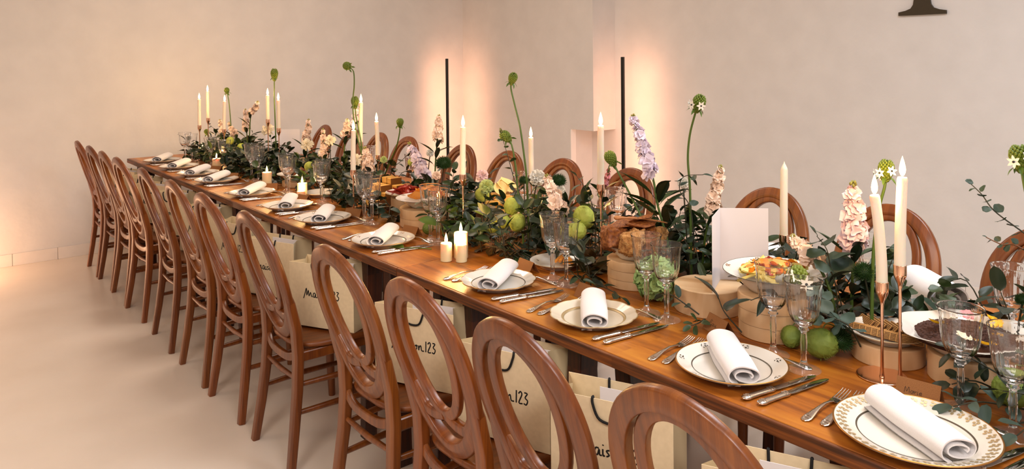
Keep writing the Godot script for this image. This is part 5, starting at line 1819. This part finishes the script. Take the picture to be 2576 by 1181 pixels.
	stock([V.call(1.95, 1.026, -5.784), V.call(1.95, 0.928, -5.652), V.call(1.95, 0.88, -5.629)], 0.021, "petal_peach", 10, 4, "small peach stock spike right of the far leaning taper")
	stock([V.call(2.05, 1.083, -1.953), V.call(2.05, 1.01, -1.982), V.call(2.05, 0.957, -1.989)], 0.012, "petal_rose", 12, 5, "slim rose-pink stock spike behind the bread taper")
	# round heads
	round_flower("dahlia:dahlia", V.call(1.95, 1.033, -5.014), 0.043, "cream dahlia left of the far upright stem, the highest")
	round_flower("dahlia:dahlia", V.call(1.92, 0.993, -4.324), 0.039, "cream dahlia facing the camera by the far menu card")
	round_flower("dahlia:dahlia", V.call(1.92, 1.044, -4.01), 0.032, "cream dahlia behind the peach spike at the far chair")
	round_flower("dahlia:dahlia", V.call(1.90, 0.968, -3.662), 0.034, "cream dahlia left of the cheese stack taper flower")
	round_flower("dahlia:dahlia", V.call(1.83, 0.849, -3.60), 0.030, "low cream dahlia beside the green pod left of the cheese")
	round_flower("carnation:white", V.call(1.95, 1.032, -2.243), 0.031, "large white carnation beside the tall green stem")
	round_flower("carnation:pink", V.call(1.98, 0.989, -2.645), 0.026, "pale pink carnation right of the joint taper")
	round_flower("carnation:lime", V.call(1.92, 0.963, -2.535), 0.030, "lime-white carnation above the yellow pods")
	round_flower("carnation:peach", V.call(1.90, 0.972, -2.884), 0.019, "pale rose carnation bud above the chip bowl")
	round_flower("carnation:white", V.call(2.05, 1.036, -3.167), 0.019, "white carnation bud beside the light-bar stock spike")
	round_flower("carnation:white", V.call(2.0, 1.088, -1.573), 0.018, "white carnation behind the eucalyptus of the tall bud stem")
	round_flower("carnation:white", V.call(2.0, 0.989, -2.16), 0.015, "small white carnation beside the fuzzy green head")
	round_flower("carnation:peach", V.call(1.95, 0.965, -5.667), 0.029, "peach carnation at the far end of the garland")
	round_flower("carnation:lime", V.call(1.95, 0.984, -3.452), 0.018, "small lime carnation right of the cheese stack spike")
	round_flower("chrysanthemum:daisy", V.call(2.02, 0.806, -0.883), 0.036, "cream daisy-like bloom lying by the plate across the table", Vector3(0.35, 0.5, 0.75))
	fuzzy(V.call(1.95, 1.02, -2.9), 0.043, "fuzzy green head in front of the first light bar")
	fuzzy(V.call(2.0, 1.022, -2.176), 0.034, "fuzzy green head before a chair, right of the white carnation")
	fuzzy(V.call(2.05, 0.985, -2.445), 0.025, "small fuzzy green head behind the tall green stem")
	fuzzy(V.call(1.90, 0.950, -0.925), 0.032, "fuzzy green head under the pink spike by the tapers")
	fuzzy(V.call(1.775, 0.806, -0.925), 0.036, "dark fuzzy green head low beside the cracker plate")
	fuzzy(V.call(1.95, 0.95, -0.591), 0.018, "small fuzzy green head at the right picture edge")
	var pods := [[1.84, 0.83, 2.388, 0.027, 0, "yellow-green balloon pod, leftmost of the cluster over the table joint"], [1.85, 0.859, 2.339, 0.031, 0, "yellow-green balloon pod, middle front of the cluster"], [1.85, 0.869, 2.247, 0.034, 0, "yellow-green balloon pod, right front of the cluster"], [1.89, 0.915, 2.33, 0.035, 0, "yellow-green balloon pod, uppermost of the cluster"], [1.93, 0.922, 2.58, 0.031, 0, "yellow-green balloon pod beside the lime carnation"], [1.90, 0.863, 2.69, 0.037, 0, "green balloon pod left of the cheese slice plate"], [1.95, 0.916, 1.986, 0.042, 0, "large pale green balloon pod left of the bread taper"], [1.90, 0.875, 1.97, 0.034, 0, "pale green balloon pod below the large one by the taper"], [1.74, 0.800, 0.953, 0.0385, 1, "big mottled green pod lying before the fuzzy head"], [1.752, 0.789, 1.04, 0.027, 1, "dark green pod behind the salad glass stem"], [1.80, 0.809, 3.62, 0.033, 1, "dark green pod left of the cheese stack"], [1.85, 0.886, 4.128, 0.032, 0, "yellow-green pod behind the candle pair glasses"], [1.88, 0.923, 5.558, 0.029, 0, "far yellow-green pod, upper"], [1.85, 0.897, 5.246, 0.033, 0, "far yellow-green pod, lower"], [1.735, 0.786, 2.705, 0.024, 1, "small green pod under the chip bowl glasses"], [1.752, 0.818, 0.548, 0.037, 1, "green pod at the lower right behind the near glass"], [2.0, 0.984, 3.266, 0.018, 0, "small lime pod beside the lilac spike"]]
	for k in pods.size():
		var a: Array = pods[k]
		pod(Vector3(a[0], a[1], -a[2]), a[3], a[4] == 1, a[5], 0.7 + k * 0.9)
		obstacles.append([a[0], -a[2], a[3], a[1] + a[3]])
	# hydrangea: a dome of four-petalled florets
	var hp := Vector3(1.79, 0.826, -1.513)
	var ht := thing("hydrangea", "large green hydrangea head behind two wine glasses", "flower", Vector3(hp.x, TOP, hp.z))
	var ho := hp - ht.position
	var core := Mb.new()
	core.grid(16, 10, func(u: float, v: float) -> Vector3:
		var q := (v - 0.5) * PI
		return Vector3(cos(q) * cos(u * TAU) * 0.050, sin(q) * 0.052, -cos(q) * sin(u * TAU) * 0.050), Transform3D.IDENTITY, true)
	obj("flower_core", core, M.leaf_dark, ht, Transform3D(Basis(), ho))
	var fl := Mb.new()
	for k in 4:
		fl.grid(5, 4, func(u: float, v: float) -> Vector3:
			var w := sin(PI * (0.10 + 0.76 * pow(v, 0.7)))
			var z: float = (u - 0.5) * 0.027 * w
			return Vector3(0.0190 * v, 0.004 * v + 0.30 * z * z / 0.02 + 0.002 * sin(v * 6.0 + u * 4.0), -z), Transform3D(Basis(Vector3.UP, TAU * k / 4), Vector3.ZERO), false, Color.WHITE, func(u: float, v: float) -> Color: return Color.WHITE * (0.86 + 0.2 * v) if k % 2 == 0 else Color.WHITE * (0.95 + 0.15 * v))
	var fm := fl.mesh()
	for k in 96:
		var y := 1.0 - 1.80 * (k + 0.5) / 96
		var q := sqrt(maxf(0, 1 - y * y))
		var a := k * 2.39996
		var dirv := Vector3(cos(a) * q, y, sin(a) * q)
		part("floret", fm, M.hydrangea, ht, Transform3D(upright(dirv + Vector3(rng.randf_range(-0.3, 0.3), rng.randf_range(-0.3, 0.3), rng.randf_range(-0.3, 0.3)), rng.randf() * 6.0), ho + dirv * Vector3(0.056, 0.060, 0.056) * rng.randf_range(0.92, 1.06)))
	obstacles.append([hp.x, hp.z, 0.07, 0.90])
	# the green bud head with white stars that lies over the salad bowl
	var sg := thing("budding_stem", "bright green bud head with white star flowers on the salad bowl's rim", "flower", Vector3(1.775, 0.940, -1.035))
	var hb := Mb.new()
	for k in 60:
		var v := (k + 0.5) / 60
		var a := k * 2.39996
		var q := sqrt(maxf(0, 1 - pow(1 - 1.7 * v, 2)))
		var dirv := Vector3(cos(a) * q, 1 - 1.7 * v, sin(a) * q)
		hb.add(bud_mb(), Transform3D(upright(dirv).scaled(Vector3(0.009, 0.013, 0.009)), dirv * 0.016), Color(0.9 + 0.4 * rng.randf(), 1.0 + 0.3 * rng.randf(), 0.9))
	obj("bud_head", hb, M.bud_green, sg)
	white_star(sg, Transform3D(upright(Vector3(-0.6, 0.5, 0.75)), Vector3(-0.020, 0.006, 0.004)), 0.019)
	white_star(sg, Transform3D(upright(Vector3(-0.5, 0.1, 0.9)), Vector3(-0.006, -0.014, 0.026)), 0.021)

# ------------------------------------------------------------------ greenery
func sprig(called: String, pts: Array, kind: String, n: int, s: float, mat: String, label := "", group := "", from := 0.12) -> Node3D:
	# pts in world space from foot to tip
	var p := curve(pts, 5)
	var foot: Vector3 = p[0]
	var t := thing(called, label, "foliage", foot, 0, group)
	var loc := []
	var rr := []
	for k in p.size():
		loc.append((p[k] as Vector3) - foot)
		rr.append(0.0023 - 0.0013 * k / p.size())
	var b := Mb.new()
	b.tube(loc, rr, 5)
	obj("stem", b, M.twig if kind == "round" and s < 0.02 else M.stem_dark if mat != "leaf_light" else M.stem_green, t)
	for k in n:
		var v := lerpf(from, 1.0, (k + 0.5) / n) if n > 1 else 0.8
		var i := mini(int(v * (loc.size() - 1)), loc.size() - 2)
		var at: Vector3 = (loc[i] as Vector3).lerp(loc[i + 1], v * (loc.size() - 1) - i)
		var dirv: Vector3 = ((loc[i + 1] as Vector3) - (loc[i] as Vector3)).normalized()
		var side := dirv.cross(Vector3.UP).normalized() if absf(dirv.y) < 0.95 else Vector3.RIGHT
		var a := k * PI + (0.9 if (k / 2) % 2 == 1 else 0.0) + rng.randf_range(-0.4, 0.4)
		var out := (side * cos(a) + side.cross(dirv) * sin(a)).normalized()
		var d: Vector3 = (out + dirv * rng.randf_range(0.25, 0.8)).normalized()
		if k == n - 1:
			d = (dirv + out * 0.2).normalized()
		var w := foot + at + d * s
		if w.y < 0.766:
			d.y = maxf(d.y, (0.772 - foot.y - at.y) / s)
		w = foot + at + d * s * 0.7
		if label == "" and blocked(w):
			continue
		var key := "%s_%d" % [kind, k % 2]
		var me: ArrayMesh
		if kind == "round":
			me = leaf_mesh(key, 1.02, 1.12, 0.42, 0.42, 0.12, 0.10 + 0.12 * (k % 2), 1.35)
		elif kind == "oval":
			me = leaf_mesh(key, 0.66, 1.3, 0.62, 0.55, 0.2, 0.15 + 0.15 * (k % 2), 1.3)
		elif kind == "lance":
			me = leaf_mesh(key, 0.46, 1.55, 0.95, 0.62, 0.3, 0.10 + 0.2 * (k % 2), 1.25)
		else:
			me = leaf_mesh(key, 0.80, 1.5, 0.85, 0.5, 0.22, 0.2 + 0.1 * (k % 2), 1.4)
		var taperk := (1.0 if kind != "round" else lerpf(1.08, 0.62, v * v)) * rng.randf_range(0.85, 1.15)
		part("leaf", me, M[mat], t, Transform3D(facing(d, rng.randf_range(-0.7, 0.7)).scaled(Vector3.ONE * s * taperk), at))
	return t

func blocked(w: Vector3) -> bool:
	if w.x < 1.64 or w.x > 2.24:
		return true
	for o in obstacles:
		if w.y < o[3] + 0.012 and Vector2(w.x - o[0], w.z - o[1]).length() < o[2] + 0.012:
			return true
	return false

func build_greenery() -> void:
	var V := func(a: float, b: float, c: float) -> Vector3: return Vector3(a, b, c)
	# placed by hand: the sprigs that stand out
	sprig("eucalyptus_sprig", [V.call(1.90, 1.04, -0.45), V.call(1.90, 1.085, -0.53), V.call(1.90, 1.119, -0.585), V.call(1.90, 1.152, -0.632), V.call(1.90, 1.184, -0.656), V.call(1.90, 1.205, -0.678)], "round", 13, 0.0225, "leaf_euca", "round-leaved eucalyptus branch reaching in from the right picture edge")
	sprig("eucalyptus_sprig", [V.call(1.95, 1.03, -0.53), V.call(1.95, 1.069, -0.601), V.call(1.95, 1.067, -0.632), V.call(1.95, 1.078, -0.665)], "round", 9, 0.016, "leaf_euca", "small-leaved eucalyptus twig below the branch at the right edge")
	sprig("eucalyptus_sprig", [V.call(1.93, 0.80, -1.478), V.call(1.93, 0.933, -1.478), V.call(1.93, 1.031, -1.492), V.call(1.93, 1.076, -1.531), V.call(1.93, 1.122, -1.515), V.call(1.93, 1.137, -1.439)], "oval", 14, 0.031, "leaf_euca", "tall eucalyptus sprig around the bud stem left of the menu card")
	sprig("eucalyptus_sprig", [V.call(1.90, 0.80, -1.47), V.call(1.90, 0.913, -1.478), V.call(1.90, 0.977, -1.539), V.call(1.90, 1.038, -1.555)], "round", 9, 0.028, "leaf_euca", "eucalyptus sprig leaning left behind the hydrangea")
	sprig("eucalyptus_sprig", [V.call(1.87, 0.80, -0.98), V.call(1.86, 0.893, -0.976), V.call(1.86, 0.951, -0.992), V.call(1.86, 1.00, -1.003), V.call(1.86, 1.03, -1.03)], "round", 7, 0.058, "leaf_euca", "big-leaved eucalyptus sprig left of the pink stock spike", "", 0.4)
	sprig("eucalyptus_sprig", [V.call(1.88, 0.83, -2.25), V.call(1.88, 0.955, -2.263), V.call(1.88, 1.043, -2.31), V.call(1.88, 1.126, -2.346), V.call(1.88, 1.21, -2.388)], "round", 11, 0.028, "leaf_mid", "upright eucalyptus sprig beside the pale opening bud head")
	sprig("eucalyptus_sprig", [V.call(1.90, 0.80, -5.5), V.call(1.90, 0.834, -5.529), V.call(1.90, 0.908, -5.694), V.call(1.90, 0.966, -5.915), V.call(1.90, 1.01, -6.101)], "round", 11, 0.032, "leaf_dark", "dark eucalyptus sprig pointing left at the far table end")
	sprig("eucalyptus_sprig", [V.call(2.0, 0.80, -3.5), V.call(2.0, 0.921, -3.459), V.call(2.0, 0.983, -3.358), V.call(2.0, 1.042, -3.26)], "round", 7, 0.034, "leaf_dark", "dark eucalyptus sprig above the cured meat plate")
	sprig("eucalyptus_sprig", [V.call(1.79, 0.80, -0.88), V.call(1.765, 0.85, -0.895), V.call(1.745, 0.868, -0.925), V.call(1.735, 0.875, -0.965)], "round", 9, 0.040, "leaf_blue", "blue-green eucalyptus sprig with round leaves between glass and tapers")
	sprig("eucalyptus_sprig", [V.call(1.80, 0.80, -0.93), V.call(1.79, 0.88, -0.95), V.call(1.77, 0.905, -0.985)], "round", 8, 0.038, "leaf_blue", "blue-green eucalyptus sprig above the big mottled pod")
	sprig("eucalyptus_sprig", [V.call(1.72, 0.785, -1.30), V.call(1.70, 0.815, -1.345), V.call(1.70, 0.825, -1.385), V.call(1.708, 0.815, -1.42)], "oval", 8, 0.030, "leaf_euca", "eucalyptus sprig leaning on the menu's wooden box")
	sprig("eucalyptus_sprig", [V.call(1.725, 0.775, -1.285), V.call(1.668, 0.782, -1.265), V.call(1.645, 0.780, -1.27)], "oval", 6, 0.026, "leaf_mid", "eucalyptus twig beside the kraft card of the second setting")
	sprig("laurel_sprig", [V.call(1.715, 0.775, -1.16), V.call(1.712, 0.815, -1.21), V.call(1.72, 0.845, -1.235)], "broad", 2, 0.058, "leaf_dark", "two broad dark laurel leaves against the salad box", "", 0.3)
	sprig("laurel_sprig", [V.call(1.745, 0.885, -1.03), V.call(1.70, 0.895, -1.075), V.call(1.665, 0.885, -1.10)], "lance", 3, 0.042, "leaf_dark", "dark narrow leaves hanging under the salad bowl's rim")
	sprig("laurel_sprig", [V.call(1.69, 0.775, -2.50), V.call(1.70, 0.82, -2.555), V.call(1.70, 0.875, -2.60)], "broad", 4, 0.062, "leaf_light", "bright green broad leaves in front of the chip bowl glasses", "", 0.3)
	sprig("laurel_sprig", [V.call(1.60, 0.766, -2.47), V.call(1.56, 0.768, -2.52), V.call(1.52, 0.766, -2.565)], "broad", 1, 0.060, "leaf_light", "single bright green leaf lying beside the fifth plate's knives", "", 0.3)
	sprig("laurel_sprig", [V.call(1.76, 0.78, -2.62), V.call(1.78, 0.86, -2.57), V.call(1.80, 0.90, -2.50)], "broad", 4, 0.055, "leaf_mid", "mid green broad leaves left of the joint taper", "", 0.3)
	sprig("laurel_sprig", [V.call(1.97, 0.78, -2.20), V.call(1.93, 0.86, -2.17), V.call(1.87, 0.88, -2.10), V.call(1.82, 0.85, -2.02)], "broad", 5, 0.060, "leaf_dark", "long dark leaves sweeping down right of the pod cluster", "", 0.25)
	sprig("laurel_sprig", [V.call(1.98, 0.80, -1.96), V.call(1.95, 0.93, -1.93), V.call(1.93, 1.02, -1.95), V.call(1.92, 1.07, -1.99)], "oval", 10, 0.036, "leaf_mid", "green leafy twig left of the bread taper")
	sprig("laurel_sprig", [V.call(1.95, 0.90, -1.84), V.call(1.98, 0.97, -1.80), V.call(1.99, 1.0, -1.74)], "lance", 4, 0.035, "leaf_mid", "leafy shoot right of the bread taper over the glasses")
	sprig("laurel_sprig", [V.call(1.74, 0.775, -1.86), V.call(1.69, 0.80, -1.76), V.call(1.67, 0.79, -1.70)], "lance", 8, 0.032, "leaf_mid", "green sprig lying right of the fourth setting's glasses")
	sprig("laurel_sprig", [V.call(1.73, 0.775, -1.72), V.call(1.70, 0.785, -1.63), V.call(1.69, 0.775, -1.56)], "oval", 6, 0.034, "leaf_dark", "dark sprig behind the third setting's kraft card")
	for a in [[[1.82, 0.775, -0.58], [1.76, 0.81, -0.62], [1.73, 0.80, -0.655], "leaf_dark", "dark eucalyptus leaves right of the nearest kraft card"], [[1.78, 0.775, -0.52], [1.69, 0.80, -0.58], [1.645, 0.79, -0.62], "leaf_blue", "grey-green eucalyptus leaves behind the nearest plate's rim"], [[1.76, 0.775, -0.44], [1.68, 0.80, -0.48], [1.62, 0.785, -0.50], "leaf_blue", "grey-green eucalyptus leaves at the lower right picture edge"], [[1.80, 0.79, -0.50], [1.755, 0.85, -0.60], [1.745, 0.87, -0.66], "leaf_dark", "dark round eucalyptus leaves against the granola box"], [[1.80, 0.80, -0.42], [1.72, 0.83, -0.50], [1.70, 0.83, -0.55], "leaf_dark", "dark eucalyptus leaves behind the right-edge glass"]]:
		sprig("eucalyptus_sprig", [Vector3(a[0][0], a[0][1], a[0][2]), Vector3(a[1][0], a[1][1], a[1][2]), Vector3(a[2][0], a[2][1], a[2][2])], "oval", 9, 0.034, a[3], a[4])
	# dry brown bits with seed tips on the lit table joint
	for k in 5:
		var f := Vector3(1.735 + 0.012 * k, 0.772, -2.13 + 0.02 * k)
		var tw := sprig("seeded_twig", [f, f + Vector3(-0.02, 0.03, -0.05 - 0.01 * k), f + Vector3(-0.035, 0.035 + 0.008 * k, -0.10 - 0.008 * k)], "lance", 5, 0.026, "leaf_brown", "dry brown seeded twig before the pod cluster, %s from the table edge" % ORDN[k], "seeded twigs at the table joint")
		var sb := Mb.new()
		for i in 26:
			var d := Vector3(rng.randfn(), rng.randfn() + 0.6, rng.randfn()).normalized()
			var o := Vector3(-0.03, 0.035 + 0.008 * k, -0.09 - 0.008 * k) + d * 0.004
			sb.tube([o, o + d * 0.013, o + d * rng.randf_range(0.017, 0.024)], [0.0005, 0.0006, 0.0016], 4)
		obj("seed_tips", sb, M.twig, tw)
	# the garland itself
	var cells := {}
	var d := 0.42
	var k := 0
	while d < 6.02:
		for lane in 5:
			k += 1
			var x := 1.745 + 0.095 * lane + rng.randf_range(-0.035, 0.035)
			var z := -d + rng.randf_range(-0.03, 0.03)
			if blocked(Vector3(x, 0.79, z)):
				continue
			var a := rng.randf() * TAU
			if lane == 0:
				a = PI + rng.randf_range(-1.3, 1.3)
			if d > 3.4 and lane == 4:
				continue
			var len := rng.randf_range(0.10, 0.19)
			var rise := rng.randf_range(0.02, 0.12) * (0.7 if lane == 0 else 1.0)
			var dirv := Vector3(cos(a), 0, sin(a))
			var pts := [Vector3(x, 0.772, z), Vector3(x, 0.79 + rise, z) + dirv * len * 0.5, Vector3(x, 0.785 + rise * rng.randf_range(0.5, 1.2), z) + dirv * len]
			if blocked(pts[1]) or blocked(pts[2]):
				pts = [Vector3(x, 0.770, z), Vector3(x, 0.82 + rise * 0.5, z) + dirv * 0.012, Vector3(x, 0.86 + rise * 0.7, z) + dirv * 0.03]
			var kind: String = ["oval", "round", "lance", "broad", "oval", "round"][rng.randi() % 6]
			var mat: String = ["leaf_dark", "leaf_dark", "leaf_mid", "leaf_euca", "leaf_mid", "leaf_dark"][rng.randi() % 6]
			var s: float = {"oval": 0.047, "round": 0.042, "lance": 0.048, "broad": 0.052}[kind] * rng.randf_range(0.85, 1.15)
			var o := sprig("laurel_sprig" if kind in ["lance", "broad"] else "eucalyptus_sprig", pts, kind, rng.randi_range(8, 11), s, mat)
			if o.get_child_count() < 5:
				o.free()
				continue
			if lane in [1, 2, 3] and k % 2 == 0 and (d < 3.4 or k % 6 == 0):
				# a taller shoot out of the same spot
				var up := rng.randf_range(0.10, 0.20)
				var q := Vector3(rng.randf_range(-0.03, 0.03), 0, rng.randf_range(-0.05, 0.05))
				var o2 := sprig("eucalyptus_sprig", [Vector3(x, 0.79, z), Vector3(x, 0.79 + up * 0.6, z) + q * 0.5, Vector3(x, 0.79 + up, z) + q * 1.6], "round" if k % 4 == 0 else "oval", 8, s * 0.95, mat)
				if o2.get_child_count() < 5:
					o2.free()
					continue
				var c2 := ["tall", mat, int(d / 0.47)]
				if not cells.has(c2):
					cells[c2] = []
				cells[c2].append(o2)
			var cell := [kind, mat, int(d / 0.47)]
			if not cells.has(cell):
				cells[cell] = []
			cells[cell].append(o)
		d += 0.068
	# a low bed of broad leaves that covers the wood under it all
	d = 0.40
	while d < 6.05:
		for lane in 4:
			k += 1
			var c := Vector3(1.765 + 0.118 * lane + rng.randf_range(-0.03, 0.03), 0.770, -d + rng.randf_range(-0.04, 0.04))
			var a := rng.randf() * TAU
			if lane == 0:
				a = PI / 2 * (1 if k % 2 == 0 else -1) + rng.randf_range(-0.5, 0.5)
			var dirv := Vector3(cos(a), 0, sin(a))
			var kind: String = ["broad", "lance", "oval"][k % 3]
			var mat: String = ["leaf_dark", "leaf_mid", "leaf_dark", "leaf_brown", "leaf_dark"][rng.randi() % 5]
			if blocked(c) or c.x - absf(dirv.x) * 0.10 < 1.70:
				continue
			if blocked(c + dirv * 0.10 + Vector3(0, 0.01, 0)) or blocked(c - dirv * 0.10):
				dirv *= 0.3
			var o := sprig("salal_spray", [c - dirv * 0.10, c + Vector3(0, 0.016, 0), c + dirv * 0.10 + Vector3(0, 0.010, 0)], kind, 14, rng.randf_range(0.042, 0.054), mat, "", "", 0.0)
			if o.get_child_count() < 5:
				o.free()
				continue
			var cell := ["low " + kind, mat, int(d / 0.47)]
			if not cells.has(cell):
				cells[cell] = []
			cells[cell].append(o)
		d += 0.125
	var tone := {"leaf_brown": "olive brown", "leaf_dark": "dark green", "leaf_euca": "grey-green", "leaf_mid": "mid green"}
	var shape := {"oval": "oval-leaved", "round": "round-leaved", "lance": "narrow-leaved", "broad": "broad-leaved", "tall": "upright", "low broad": "low broad-leaved", "low lance": "low narrow-leaved", "low oval": "low oval-leaved"}
	for c in cells:
		var list: Array = cells[c]
		list.sort_custom(func(p, q): return p.position.x < q.position.x)
		for i in list.size():
			var place: String = "behind the %s front plate" % ORD[mini(c[2], 12)] if c[2] < 12 else "beyond the last front plate"
			var lb: String = "%s %s garland sprig %s" % [tone[c[1]], shape[c[0]], place]
			if list.size() > 1:
				lb += ", %s from the guests" % ORDN[i]
			tag(list[i], lb, "foliage", "sprigs of the table garland")
